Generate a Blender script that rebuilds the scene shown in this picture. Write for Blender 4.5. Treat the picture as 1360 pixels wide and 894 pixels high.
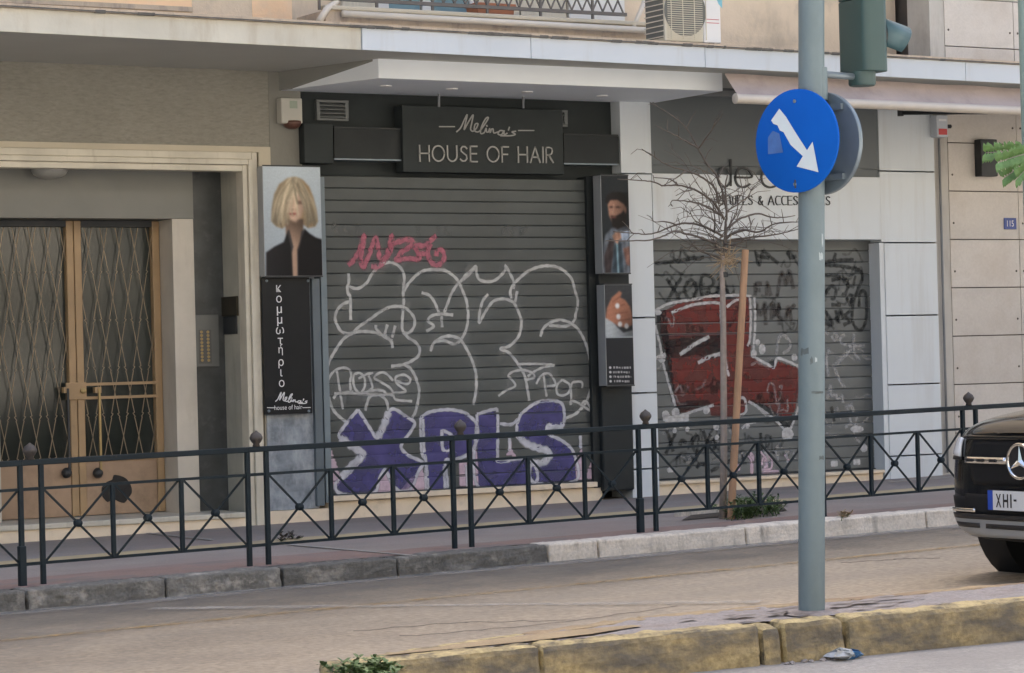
import bpy, math, random
import numpy as np
from mathutils import Vector, Matrix
random.seed(7); rng = np.random.default_rng(7)
for o in list(bpy.data.objects): bpy.data.objects.remove(o)
scene = bpy.context.scene
COL = scene.collection

# ------------------------------------------------------------------ camera, sky, sun, exposure
FPX, CX, CY, ZC = 3500.0, 680.0, 447.0, 1.30
def _n(v): v = np.array(v, float); return v / np.linalg.norm(v)
vX = _n([5820, -117, FPX]); g_ = _n([.0255, 1, (117 - .0255 * 5820) / FPX])
g_ = _n(g_ - vX * (g_ @ vX)); vZ = -g_; vY = np.cross(vZ, vX)
RW = np.array([vX, vY, vZ])                      # facade frame: X along the facade, Y into it, Z up
cam_d = bpy.data.cameras.new("camera"); cam = bpy.data.objects.new("camera", cam_d); COL.objects.link(cam)
cam_d.sensor_width = 36; cam_d.sensor_fit = 'HORIZONTAL'; cam_d.lens = FPX / 1360 * 36
cam_d.clip_start = .1; cam_d.clip_end = 3000
rt, up, bk = RW @ [1, 0, 0], RW @ [0, -1, 0], RW @ [0, 0, -1]
cam.matrix_world = Matrix(((rt[0], up[0], bk[0], 0), (rt[1], up[1], bk[1], 0), (rt[2], up[2], bk[2], ZC), (0, 0, 0, 1)))
scene.camera = cam

SUN = Vector((.25, .50, .83)).normalized()       # towards the sun: behind the row of buildings
world = bpy.data.worlds.new("World"); scene.world = world; world.use_nodes = True
wn = world.node_tree.nodes; wl = world.node_tree.links
sky = wn.new('ShaderNodeTexSky'); sky.sky_type = 'NISHITA'; sky.sun_disc = False
sky.sun_elevation = math.asin(SUN.z); sky.sun_rotation = math.atan2(SUN.x, SUN.y)
sky.air_density = 1.0; sky.dust_density = 6.0; sky.ozone_density = 1.0
wl.new(sky.outputs[0], wn['Background'].inputs[0]); wn['Background'].inputs[1].default_value = .12
sun_d = bpy.data.lights.new("sun", 'SUN'); sun_d.energy = 4.5; sun_d.angle = math.radians(.55); sun_d.color = (1, .975, .93)
sun = bpy.data.objects.new("sun", sun_d); COL.objects.link(sun)
sun.rotation_euler = SUN.to_track_quat('Z', 'Y').to_euler(); sun.location = (20, 40, 60)
scene.view_settings.view_transform = 'Standard'; scene.view_settings.look = 'None'
scene.view_settings.gamma = 1; scene.view_settings.use_curve_mapping = False
scene.view_settings.exposure = 1.90
scene.cycles.use_denoising = True; scene.cycles.max_bounces = 8; scene.cycles.diffuse_bounces = 5
scene.cycles.transparent_max_bounces = 24

# ------------------------------------------------------------------ geometry helpers
Y0 = 19.812                                       # the facade plane
YAW = math.radians(2.802)                         # the street runs at this angle to the facade
TS = np.array([math.cos(YAW), math.sin(YAW)]); NS = np.array([-math.sin(YAW), math.cos(YAW)])
def ray(x, y): return RW @ np.array([(x - CX) / FPX, (y - CY) / FPX, 1.])
O3 = np.array([0, 0, ZC])
def aty(x, y, Y): r = ray(x, y); return O3 + r * Y / r[1]
def F(x, y, d=0): return aty(x, y, Y0 - d)        # a point of the facade, d metres proud
def atx(x, y, X): r = ray(x, y); return O3 + r * X / r[0]
def atz(x, y, Z): r = ray(x, y); return O3 + r * (Z - ZC) / r[2]
def hit(x, y, p, nrm): r = ray(x, y); p = np.array(p, float); return O3 + r * (((p - O3) @ nrm) / (r @ nrm))
def pz(X, Y, dz=0): return -.003 + .012 * X - .006 * Y + dz     # the sloping pavement
def ong(x, y, dz=0):
    r = ray(x, y); t = (-.003 + dz - ZC) / (r[2] - .012 * r[0] + .006 * r[1]); return O3 + r * t
def sn(s, n, dz=0): X, Y = s * TS + n * NS; return (X, Y, pz(X, Y, dz))
def tosn(p): return float(p[0] * TS[0] + p[1] * TS[1]), float(p[0] * NS[0] + p[1] * NS[1])

WOFF = {}
def subpart(name, parent):
    e = bpy.data.objects.new(name, None); COL.objects.link(e); e.parent = parent; e.empty_display_size = .1; WOFF[e.name] = parent.matrix_world.translation.copy(); return e
class MB:
    def __init__(s): s.v = []; s.f = []
    def add(s, vs, fs):
        b = len(s.v); s.v += [tuple(float(c) for c in v) for v in vs]; s.f += [tuple(b + i for i in f) for f in fs]; return s
    def box(s, x0, x1, y0, y1, z0, z1):
        x0, x1 = min(x0, x1), max(x0, x1); y0, y1 = min(y0, y1), max(y0, y1); z0, z1 = min(z0, z1), max(z0, z1)
        return s.add([(x0,y0,z0),(x1,y0,z0),(x1,y1,z0),(x0,y1,z0),(x0,y0,z1),(x1,y0,z1),(x1,y1,z1),(x0,y1,z1)],
              [(3,2,1,0),(4,5,6,7),(0,1,5,4),(1,2,6,5),(2,3,7,6),(3,0,4,7)])
    def hexa(s, p):                               # eight corners: bottom ring of four, top ring of four
        return s.add(p, [(3,2,1,0),(4,5,6,7),(0,1,5,4),(1,2,6,5),(2,3,7,6),(3,0,4,7)])
    def prism(s, ring0, ring1):
        n = len(ring0); fs = [tuple(range(n))[::-1], tuple(range(n, 2 * n))]
        fs += [(i, (i + 1) % n, n + (i + 1) % n, n + i) for i in range(n)]
        return s.add(list(ring0) + list(ring1), fs)
    def bar(s, a, b, w, h=None, upv=(0, 0, 1)):
        a, b = Vector(a), Vector(b); h = h or w; t = (b - a).normalized(); u = Vector(upv)
        if abs(t.dot(u)) > .98: u = Vector((1, 0, 0)) if abs(t.x) < .9 else Vector((0, 1, 0))
        q = t.cross(u).normalized() * w / 2; r = q.cross(t).normalized() * h / 2
        return s.prism([a - q - r, a + q - r, a + q + r, a - q + r], [b - q - r, b + q - r, b + q + r, b - q + r])
    def tube(s, pts, r, n=8, cap=True):
        pts = [Vector(p) for p in pts]; rs = r if isinstance(r, (list, tuple)) else [r] * len(pts); b = len(s.v); prev = None
        for i, p in enumerate(pts):
            t = (pts[min(i + 1, len(pts) - 1)] - pts[max(i - 1, 0)]).normalized()
            if prev is None: u = t.orthogonal().normalized()
            else:
                u = prev - t * prev.dot(t); u = u.normalized() if u.length > 1e-6 else t.orthogonal().normalized()
            prev = u; w = t.cross(u)
            for k in range(n):
                a = 2 * math.pi * k / n; s.v.append(tuple(p + (u * math.cos(a) + w * math.sin(a)) * rs[i]))
        for i in range(len(pts) - 1):
            for k in range(n): s.f.append((b + i*n + k, b + i*n + (k+1) % n, b + (i+1)*n + (k+1) % n, b + (i+1)*n + k))
        if cap: s.f.append(tuple(b + k for k in range(n))[::-1]); s.f.append(tuple(b + (len(pts)-1)*n + k for k in range(n)))
        return s
    def lathe(s, c, axis, prof, n=20):            # prof: (radius, distance along axis)
        c, ax = Vector(c), Vector(axis).normalized(); u = ax.orthogonal().normalized(); w = ax.cross(u); b = len(s.v)
        for r, h in prof:
            for k in range(n):
                a = 2 * math.pi * k / n; s.v.append(tuple(c + ax * h + (u * math.cos(a) + w * math.sin(a)) * r))
        for i in range(len(prof) - 1):
            for k in range(n): s.f.append((b + i*n + k, b + i*n + (k+1) % n, b + (i+1)*n + (k+1) % n, b + (i+1)*n + k))
        s.f.append(tuple(b + k for k in range(n))[::-1]); s.f.append(tuple(b + (len(prof)-1)*n + k for k in range(n)))
        return s
    def fbox(s, xl, xr, yt, yb, d1, d0):          # an upright box on the facade, front face read at pixel edges
        ym, xm = (yt + yb) / 2, (xl + xr) / 2
        return s.box(F(xl, ym, d1)[0], F(xr, ym, d1)[0], Y0 - d1, Y0 - d0, F(xm, yb, d1)[2], F(xm, yt, d1)[2])
    def build(s, name, m, parent=None, smooth=False, bevel=0, local=False, fix=True, auto=None):
        me = bpy.data.meshes.new(name); v = s.v
        off = Vector((0, 0, 0))
        if parent is not None and not local: off = WOFF.get(parent.name, parent.matrix_world.translation).copy()
        vs = [tuple(Vector(p) - off) for p in v]
        me.from_pydata(vs, [], s.f); me.update()
        if fix:
            import bmesh
            bm = bmesh.new(); bm.from_mesh(me); bmesh.ops.recalc_face_normals(bm, faces=bm.faces); bm.to_mesh(me); bm.free()
        o = bpy.data.objects.new(name, me); COL.objects.link(o)
        if m: me.materials.append(m)
        if parent is not None: o.parent = parent
        if smooth: me.polygons.foreach_set('use_smooth', [True] * len(me.polygons))
        if bevel:
            b = o.modifiers.new('bevel', 'BEVEL'); b.width = bevel; b.segments = 2; b.limit_method = 'ANGLE'; b.angle_limit = math.radians(40)
        if auto:
            me.polygons.foreach_set('use_smooth', [True] * len(me.polygons))
            try: me.set_sharp_from_angle(angle=math.radians(auto))
            except Exception: pass
        bpy.context.view_layer.update() if False else None
        return o
def empty(name, loc, label, cat, group=None, rz=0):
    o = bpy.data.objects.new(name, None); COL.objects.link(o); o.location = loc; o.rotation_euler = (0, 0, rz); o.empty_display_size = .2
    o.matrix_world = Matrix.Translation(Vector(loc)) @ Matrix.Rotation(rz, 4, 'Z')
    return tag(o, label, cat, group)
def tag(o, label=None, cat=None, group=None, kind=None):
    if label: o['label'] = label
    if cat: o['category'] = cat
    if group: o['group'] = group
    if kind: o['kind'] = kind
    return o
def struct(mb, name, m, label=None, parent=None, **k):
    o = mb.build(name, m, parent, **k)
    if parent is None: o['kind'] = 'structure'
    if label: o['label'] = label
    return o
def cat_rom(pts, step):
    P = [np.array(p, float) for p in pts]
    if len(P) < 3:
        n = max(1, int(np.linalg.norm(P[1] - P[0]) / step)); return [P[0] + (P[1] - P[0]) * i / n for i in range(n + 1)]
    Q = [2 * P[0] - P[1]] + P + [2 * P[-1] - P[-2]]; out = []
    for i in range(1, len(Q) - 2):
        a, b, c, d = Q[i-1], Q[i], Q[i+1], Q[i+2]; n = max(1, int(np.linalg.norm(c - b) / step))
        for k in range(n):
            t = k / n; out.append(.5 * (2*b + (c-a)*t + (2*a-5*b+4*c-d)*t*t + (3*b-a-3*c+d)*t**3))
    out.append(P[-1]); return out

# ------------------------------------------------------------------ materials
def lin(c): return tuple((x / 12.92 if x <= .04045 else ((x + .055) / 1.055) ** 2.4) for x in c)
def rgb(r, g, b): return lin((r / 255, g / 255, b / 255))
MATS = {}
def mat(name, col, rough=.6, var=.12, scale=3, bump=0, bscale=60, metal=0, spec=.5, stretch=(1, 1, 1), bstretch=(1, 1, 1),
        dirt=None, dscale=1.5, dlow=.5, dhigh=.72, coat=0, dstretch=(1, 1, 1), fine=.0, trans=0, objvar=0):
    if name in MATS: return MATS[name]
    m = bpy.data.materials.new(name); m.use_nodes = True; MATS[name] = m
    N, L = m.node_tree.nodes, m.node_tree.links; b = N['Principled BSDF']
    b.inputs['Roughness'].default_value = rough; b.inputs['Metallic'].default_value = metal
    b.inputs['Specular IOR Level'].default_value = spec; b.inputs['Coat Weight'].default_value = coat
    b.inputs['Coat Roughness'].default_value = .05
    if trans: b.inputs['Transmission Weight'].default_value = trans
    geo = N.new('ShaderNodeNewGeometry')
    def noise(sc, st, det=5, ro=.6):
        mp = N.new('ShaderNodeMapping'); mp.inputs['Scale'].default_value = st; L.new(geo.outputs['Position'], mp.inputs['Vector'])
        t = N.new('ShaderNodeTexNoise'); t.inputs['Scale'].default_value = sc; t.inputs['Detail'].default_value = det
        t.inputs['Roughness'].default_value = ro; L.new(mp.outputs[0], t.inputs['Vector']); return t
    c = Vector(col)
    rp = N.new('ShaderNodeValToRGB'); rp.color_ramp.elements[0].position = .3; rp.color_ramp.elements[1].position = .7
    rp.color_ramp.elements[0].color = (*[max(0, x * (1 - var)) for x in c], 1); rp.color_ramp.elements[1].color = (*[min(1, x * (1 + var)) for x in c], 1)
    L.new(noise(scale, stretch).outputs[0], rp.inputs[0]); out = rp.outputs[0]
    def mix(a, facsock, colb, mode='MIX', fac=None):
        x = N.new('ShaderNodeMix'); x.data_type = 'RGBA'; x.blend_type = mode
        if facsock is not None: L.new(facsock, x.inputs[0])
        else: x.inputs[0].default_value = fac
        L.new(a, x.inputs[6])
        if isinstance(colb, tuple): x.inputs[7].default_value = (*colb, 1)
        else: L.new(colb, x.inputs[7])
        return x.outputs[2]
    if fine:
        fr = N.new('ShaderNodeValToRGB'); fr.color_ramp.elements[0].position = .3; fr.color_ramp.elements[1].position = .7
        fr.color_ramp.elements[0].color = (1 - fine,) * 3 + (1,); fr.color_ramp.elements[1].color = (1 + fine,) * 3 + (1,)
        L.new(noise(bscale, bstretch, 3).outputs[0], fr.inputs[0]); out = mix(out, None, fr.outputs[0], 'MULTIPLY', 1.0)
    if dirt:
        dr = N.new('ShaderNodeValToRGB'); dr.color_ramp.elements[0].position = dlow; dr.color_ramp.elements[1].position = dhigh
        dr.color_ramp.elements[0].color = (0, 0, 0, 1); dr.color_ramp.elements[1].color = (1, 1, 1, 1)
        L.new(noise(dscale, dstretch, 8, .65).outputs[0], dr.inputs[0]); out = mix(out, dr.outputs[0], tuple(dirt))
    if objvar:
        oi = N.new('ShaderNodeObjectInfo'); mr = N.new('ShaderNodeMapRange'); mr.inputs[3].default_value = 1 - objvar; mr.inputs[4].default_value = 1 + objvar; L.new(oi.outputs['Random'], mr.inputs[0])
        cc = N.new('ShaderNodeCombineColor'); [L.new(mr.outputs[0], cc.inputs[q]) for q in range(3)]; out = mix(out, None, cc.outputs[0], 'MULTIPLY', 1.0)
    L.new(out, b.inputs['Base Color'])
    if bump:
        bp = N.new('ShaderNodeBump'); bp.inputs['Strength'].default_value = bump; bp.inputs['Distance'].default_value = .01
        L.new(noise(bscale, bstretch, 4).outputs[0], bp.inputs['Height']); L.new(bp.outputs[0], b.inputs['Normal'])
    return m
def paint_mat(name, col, rough=.55, op=1.0, gain=1.15, worn=.25, wscale=25, attr=True):
    m = bpy.data.materials.new(name); m.use_nodes = True; MATS[name] = m
    N, L = m.node_tree.nodes, m.node_tree.links; b = N['Principled BSDF']; b.inputs['Base Color'].default_value = (*col, 1); b.inputs['Roughness'].default_value = rough
    b.inputs['Specular IOR Level'].default_value = .25
    geo = N.new('ShaderNodeNewGeometry'); t = N.new('ShaderNodeTexNoise'); t.inputs['Scale'].default_value = wscale; t.inputs['Detail'].default_value = 6
    L.new(geo.outputs['Position'], t.inputs['Vector'])
    mr = N.new('ShaderNodeMapRange'); mr.inputs[1].default_value = .28; mr.inputs[2].default_value = .68; mr.inputs[3].default_value = 1 - worn; mr.inputs[4].default_value = 1
    L.new(t.outputs[0], mr.inputs[0]); fac = mr.outputs[0]
    def mul(a, v):
        x = N.new('ShaderNodeMath'); x.operation = 'MULTIPLY'; x.use_clamp = True; L.new(a, x.inputs[0])
        if isinstance(v, (int, float)): x.inputs[1].default_value = v
        else: L.new(v, x.inputs[1])
        return x.outputs[0]
    if attr:
        a = N.new('ShaderNodeAttribute'); a.attribute_name = 'cov'; fac = mul(mul(a.outputs['Fac'], gain), fac)
    fac = mul(fac, op)
    tr = N.new('ShaderNodeBsdfTransparent'); mx = N.new('ShaderNodeMixShader'); L.new(fac, mx.inputs[0]); L.new(tr.outputs[0], mx.inputs[1]); L.new(b.outputs[0], mx.inputs[2])
    L.new(mx.outputs[0], N['Material Output'].inputs['Surface']); return m
def print_mat(name, rough=.25):
    m = bpy.data.materials.new(name); m.use_nodes = True; N, L = m.node_tree.nodes, m.node_tree.links
    a = N.new('ShaderNodeAttribute'); a.attribute_name = 'print'; L.new(a.outputs['Color'], N['Principled BSDF'].inputs['Base Color'])
    N['Principled BSDF'].inputs['Roughness'].default_value = rough; N['Principled BSDF'].inputs['Specular IOR Level'].default_value = .12; return m

M = dict(
 stucco=mat('stucco', (.262, .25, .212), .9, .06, 2, .8, 45, bstretch=(.45, 1, 1.5), fine=.12),
 cream=mat('cream_paint', (.50, .45, .35), .7, .08, 2, .15, 40),
 soffit=mat('soffit_paint', (.46, .46, .42), .8, .06, .8, .1, 30),
 marble=mat('cream_marble', (.545, .51, .42), .42, .14, 3, .05, 30, dirt=(.30, .25, .18), dscale=3, dlow=.55, dhigh=.85, dstretch=(3, 3, .35)),
 jamb=mat('beige_marble', (.52, .48, .41), .4, .1, 2.5, dirt=(.36, .31, .24), dscale=2.5, dlow=.55, dhigh=.9, dstretch=(2, 2, .5)),
 lightmarble=mat('pale_marble', (.38, .37, .31), .45, .12, 4, dirt=(.22, .22, .18), dscale=3, dlow=.5, dhigh=.9, dstretch=(2, 2, .4)),
 darkmarble=mat('dark_marble', (.045, .05, .05), .35, .35, 6, dirt=(.10, .10, .10), dscale=8, dlow=.55, dhigh=.8),
 greymarble=mat('grey_marble', (.20, .23, .26), .4, .35, 6, dirt=(.44, .47, .50), dscale=7, dlow=.40, dhigh=.75, dstretch=(1.4, 1, .7), stretch=(1, 1, 1.8)),
 panelgrey=mat('transom_paint', (.20, .20, .18), .6, .06, 2),
 bronze=mat('bronze_frame', (.34, .228, .12), .45, .12, 4, metal=.0, dirt=(.16, .11, .07), dscale=5, dlow=.6, dhigh=.9),
 kick=mat('bronze_panel', (.36, .25, .165), .5, .15, 3, metal=.0, spec=.3, dirt=(.14, .10, .065), dscale=2.5, dlow=.5, dhigh=.8),
 wire=mat('lattice_wire', (.27, .21, .14), .5, .1, 5, metal=.3),
 glassdark=mat('dark_glass', (.032, .038, .033), .12, .3, 1.2, spec=.5, dirt=(.12, .12, .10), dscale=.9, dlow=.55, dhigh=.75, dstretch=(2, 1, .25)),
 brass=mat('old_brass', (.36, .27, .13), .4, .1, 8, metal=.7),
 darkmetal=mat('dark_metal', (.03, .033, .035), .5, .1, 6, metal=.2),
 slate=mat('slate_paint', (.10, .125, .14), .5, .1, 5),
 shopblack=mat('shop_black', (.024, .028, .029), .5, .15, 3, spec=.2),
 shopdark=mat('shop_dark', (.031, .037, .037), .6, .15, 3, spec=.2),
 signblack=mat('sign_black', (.017, .018, .019), .4, .1, 3, spec=.15),
 slat=mat('shutter_slat', (.072, .080, .077), .5, .12, 2.5, .08, 25, objvar=.06, metal=.25, dirt=(.055, .059, .056), dscale=1.2, dlow=.45, dhigh=.8, stretch=(.4, 1, 1)),
 slat2=mat('shutter_slat_grey', (.128, .138, .138), .5, .12, 2.5, .08, 25, objvar=.06, metal=.25, dirt=(.10, .105, .10), dscale=1.2, dlow=.45, dhigh=.8, stretch=(.4, 1, 1)),
 white=mat('white_panel', (.60, .645, .675), .4, .03, 1.5, dirt=(.47, .475, .46), dscale=1.8, dlow=.52, dhigh=.9, dstretch=(3, 1, .22)),
 whitebox=mat('white_plaster', (.80, .85, .90), .6, .03, 1.5),
 fasciawhite=mat('white_fascia', (.53, .58, .63), .45, .03, 1.2, dirt=(.43, .44, .43), dscale=2.2, dlow=.54, dhigh=.9, dstretch=(2.5, 1, .3)),
 fasciaold=mat('old_fascia', (.56, .54, .465), .75, .08, 2, .2, 25, dirt=(.42, .37, .29), dscale=3, dlow=.52, dhigh=.8, dstretch=(1.6, 1, .35)),
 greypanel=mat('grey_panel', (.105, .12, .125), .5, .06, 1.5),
 sill=mat('sill_stone', (.74, .62, .46), .6, .1, 3, .15, 40, dirt=(.40, .33, .25), dscale=4, dlow=.55, dhigh=.85),
 stone=mat('stone_cladding', objvar=.05, col=(.56, .52, .47), rough=.6, var=.05, scale=2.2, bump=.1, bscale=50, fine=.05, dirt=(.45, .39, .33), dscale=1.6, dlow=.5, dhigh=.85),
 stonejoint=mat('joint_dark', (.10, .085, .07), .8),
 peach=mat('peach_plaster', (.86, .60, .38), .85, .06, 2, .2, 40, dirt=(.70, .58, .45), dscale=1.5, dlow=.5, dhigh=.75),
 beige=mat('beige_plaster', (.64, .53, .40), .85, .08, 2, .3, 40, dirt=(.30, .26, .21), dscale=2.2, dlow=.5, dhigh=.8, dstretch=(1, 1, .5)),
 concrete=mat('old_concrete', (.48, .40, .31), .85, .12, 3, .3, 40, dirt=(.25, .21, .18), dscale=5, dlow=.5, dhigh=.75, dstretch=(2, 1, .6)),
 drip=mat('dark_edge', (.10, .095, .085), .8, .3, 12),
 pvc=mat('white_pvc', (.62, .57, .49), .5, .06, 4),
 acbody=mat('ac_body', (.58, .54, .44), .5, .05, 3), acwhite=mat('ac_white', (.68, .68, .67), .45, .03, 3),
 acfan=mat('ac_fan', (.13, .135, .125), .6, .1, 5),
 blueshutter=mat('blue_door', (.16, .27, .31), .6, .1, 5), curtain=mat('curtain_cloth', (.58, .54, .44), .8, .1, 9, stretch=(4, 1, .2)),
 plainwhite=mat('plain_white', (.66, .66, .64), .6, .04, 3), terra=mat('terracotta', (.42, .17, .09), .8, .12, 6),
 rail=mat('balcony_iron', (.12, .11, .10), .6, .1, 6),
 fence=mat('fence_paint', (.010, .019, .025), .5, .2, 8, spec=.25, dirt=(.05, .04, .032), dscale=18, dlow=.62, dhigh=.75),
 finial=mat('finial_iron', (.065, .055, .048), .55, .25, 25, .3, 90),
 asphalt=mat('asphalt', (.415, .335, .238), .8, .12, 1.2, .9, 24, fine=.30, dirt=(.27, .235, .19), dscale=.55, dlow=.36, dhigh=.70, dstretch=(.22, 1, 1), stretch=(.25, 1, 1)),
 paving=mat('pavement_tiles', (.272, .236, .208), .8, .14, 1.2, .3, 60, fine=.15, dirt=(.28, .215, .19), dscale=.9, dlow=.45, dhigh=.7),
 tactile=mat('tactile_tiles', (.48, .38, .22), .8, .12, 3, .4, 60, dirt=(.22, .18, .14), dscale=3, dlow=.5, dhigh=.8),
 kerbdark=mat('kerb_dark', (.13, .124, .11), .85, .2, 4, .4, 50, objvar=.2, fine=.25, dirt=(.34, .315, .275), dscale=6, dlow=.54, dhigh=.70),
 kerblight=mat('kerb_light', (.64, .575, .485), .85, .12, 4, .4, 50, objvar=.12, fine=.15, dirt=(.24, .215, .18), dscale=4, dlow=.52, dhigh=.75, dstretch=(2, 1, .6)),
 kerbyellow=mat('kerb_yellow', (.42, .335, .17), .8, .14, 5, .5, 40, fine=.15, dirt=(.10, .085, .06), dscale=6, dlow=.47, dhigh=.62),
 medianpave=mat('median_paving', (.27, .245, .235), .85, .15, 3, .5, 60, fine=.2, dirt=(.16, .12, .10), dscale=3, dlow=.52, dhigh=.72),
 mediandust=mat('median_dust', (.33, .25, .15), .9, .15, 3, .4, 60, fine=.15, dirt=(.22, .15, .10), dscale=2, dlow=.5, dhigh=.7),
 soil=mat('soil', (.07, .055, .04), .95, .3, 12, .8, 50),
 polepaint=mat('pole_paint', (.140, .188, .205), .5, .07, 3, .1, 20, dirt=(.105, .145, .155), dscale=3, dlow=.5, dhigh=.8, dstretch=(1, 1, .5)),
 lightgreen=mat('signal_green', (.030, .066, .065), .45, .08, 3), signback=mat('sign_back', (.17, .21, .24), .4, .12, 4, metal=.4),
 signblue=mat('sign_blue', (.006, .092, .43), .6, .05, 5, spec=.06), signwhite=mat('sign_white', (.55, .62, .66), .4, .05, 6),
 bark=mat('sapling_bark', (.30, .255, .22), .85, .15, 20, .4, 60), twig=mat('twig_bark', (.105, .088, .075), .85, .2, 20),
 stake=mat('stake_wood', (.40, .24, .14), .75, .15, 6, .3, 40, stretch=(6, 6, .6), bstretch=(4, 4, .4)), straw=mat('straw', (.36, .27, .17), .8, .2, 10),
 leaf=mat('weed_leaf', (.07, .12, .035), .6, .35, 14), leaflight=mat('young_leaf', (.13, .25, .08), .55, .25, 12),
 carblack=mat('car_paint', (.003, .004, .006), .12, 0, 1, coat=.5, spec=.4), carplastic=mat('car_plastic', (.010, .011, .013), .6, .1, 8, spec=.25),
 carglass=mat('car_glass', (.01, .012, .014), .05, 0, 1, spec=.8), chrome=mat('chrome', (.75, .75, .74), .12, 0, 1, metal=1),
 silver=mat('satin_silver', (.36, .38, .40), .38, .04, 3, metal=.6), headlamp=mat('headlamp', (.70, .74, .78), .08, .1, 20, spec=.9), tyre=mat('tyre_rubber', (.014, .014, .015), .8, .1, 10, .2, 60),
 platewhite=mat('plate_white', (.60, .62, .64), .4, .02, 3), plateblue=mat('plate_blue', (.015, .06, .38), .4, .02, 3), ink=mat('ink_black', (.012, .012, .014), .5, 0, 1),
 letter=mat('letter_silver', (.28, .28, .27), .4, .05, 5, metal=.2), letterwhite=mat('letter_white', (.72, .72, .72), .5, .02, 5),
 awning=mat('awning_fabric', (.45, .38, .36), .85, .10, 2.5, .2, 30, dirt=(.33, .27, .26), dscale=3, dlow=.5, dhigh=.8), awnbar=mat('awning_bar', (.55, .50, .43), .5, .06, 4),
 lamp=mat('lamp_opal', (.30, .30, .28), .4, .04, 4), redplastic=mat('red_plastic', (.11, .05, .035), .4), sticker=mat('red_sticker', (.55, .06, .06), .5), enamel=mat('enamel_blue', (.02, .05, .22), .35),
 oppwall=mat('ochre_render', (.66, .615, .53), .9, .08, .6), oppglass=mat('window_glass', (.05, .06, .07), .1, .1, 1), oppslab=mat('balcony_slab', (.66, .62, .55), .8, .05, 1),
 ground=mat('bare_ground', (.16, .14, .12), .95, .2, .3), stain=mat('black_stain', (.02, .018, .016), .8, .3, 20),
 gutter=mat('gutter_dust', (.33, .31, .28), .9, .1, 4), rust=mat('rust_stain', (.28, .14, .07), .8, .2, 9), sleeve=mat('cable_grey', (.20, .21, .22), .6),
)
# ------------------------------------------------------------------ ground, road, pavement, median
CLOUD = bpy.data.textures.new('chips', 'CLOUDS'); CLOUD.noise_scale = .09; CLOUD.noise_depth = 4
def rough(o, strength=.015, levels=4, scale=None):
    s = o.modifiers.new('sub', 'SUBSURF'); s.subdivision_type = 'SIMPLE'; s.levels = s.render_levels = levels
    d = o.modifiers.new('chips', 'DISPLACE'); d.texture = CLOUD; d.strength = strength; d.mid_level = .6; d.texture_coords = 'GLOBAL'; return o
struct(MB().add([(-900, -900, -.9), (900, -900, -.9), (900, 900, -.9), (-900, 900, -.9)], [(0, 1, 2, 3)]), 'ground', M['ground'])
b = MB(); NSEC = [(14.97, -.125), (12.5, -.118), (10.9, -.125), (10.25, -.17), (9.3, -.205), (2, -.20), (-9, -.2)]
for s in (-45, 75):
    for n, dz in NSEC: b.v.append(sn(s, n, dz))
k = len(NSEC)
for i in range(3): b.f.append((i, i + 1, k + i + 1, k + i))
bn = MB(); bn.v = list(b.v)
for i in range(3, k - 1): bn.f.append((i, i + 1, k + i + 1, k + i))
struct(bn, 'near_road', mat('asphalt_grey', (.30, .285, .265), .85, .10, 1.2, .7, 38, fine=.2, dirt=(.22, .205, .19), dscale=.8, dlow=.4, dhigh=.7), 'grey asphalt carriageway on the near side of the median')
struct(b, 'road', M['asphalt'], 'dusty grey asphalt carriageway between pavement and median')
b = MB(); c = [sn(-45, 15.2), sn(75, 15.2)]; b.add([c[0], c[1], (75, Y0 + 1.2, pz(75, Y0 + 1.2)), (-45, Y0 + 1.2, pz(-45, Y0 + 1.2))], [(0, 1, 2, 3)])
side = struct(b, 'pavement', M['paving'], 'mauve tiled pavement behind the railing')
def strip(name, n0, n1, s0, s1, dz, m, parent=None, wob=0, seg=40, label=None):
    b = MB()
    for i in range(seg + 1):
        s = s0 + (s1 - s0) * i / seg; w = wob * random.uniform(-1, 1)
        b.v += [sn(s, n0 + w, dz), sn(s, n1 + wob * random.uniform(-1, 1), dz)]
    b.f = [(2*i, 2*i+2, 2*i+3, 2*i+1) for i in range(seg)]
    o = b.build(name, m, parent); 
    if label: o['label'] = label
    return o
ts, tn = tosn(ong(530, 706)); strip('tactile_strip', tn - .14, tn + .16, -20, 45, .004, M['tactile'], side)
# reddish worn band next to the kerb and pale tile joints across the pavement
redp = mat('red_tiles', (.275, .19, .165), .85, .2, 2, .3, 60, fine=.15, dirt=(.21, .175, .16), dscale=2, dlow=.48, dhigh=.62)
strip('edge_band', 15.21, 15.95, -20, 9.3, .003, redp, side, wob=.05); strip('edge_band', 15.21, 15.62, 9.3, 40, .003, redp, side, wob=.04)
for a, c in (((383, 723), (551, 738)), ((197, 708), (281, 717)), ((1180, 640), (1262, 634))):
    p, q = ong(*a, .007), ong(*c, .007); MB().bar(p, q, .035, .004).build('pale_joint', M['gutter'], side)
kerb = tag(bpy.data.objects.new('kerb', None), 'kerb of stone blocks along the pavement edge', kind='structure'); COL.objects.link(kerb)
js = [tosn(ong(x, 806 - .0945 * x, -.06))[0] for x in (-420, -250, -95, 55, 238, 390, 540, 735, 800, 990, 1222, 1400, 1570)]
s = js[-1]
while s < 40: s += 1.1 + .3 * random.random(); js.append(s)
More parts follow.
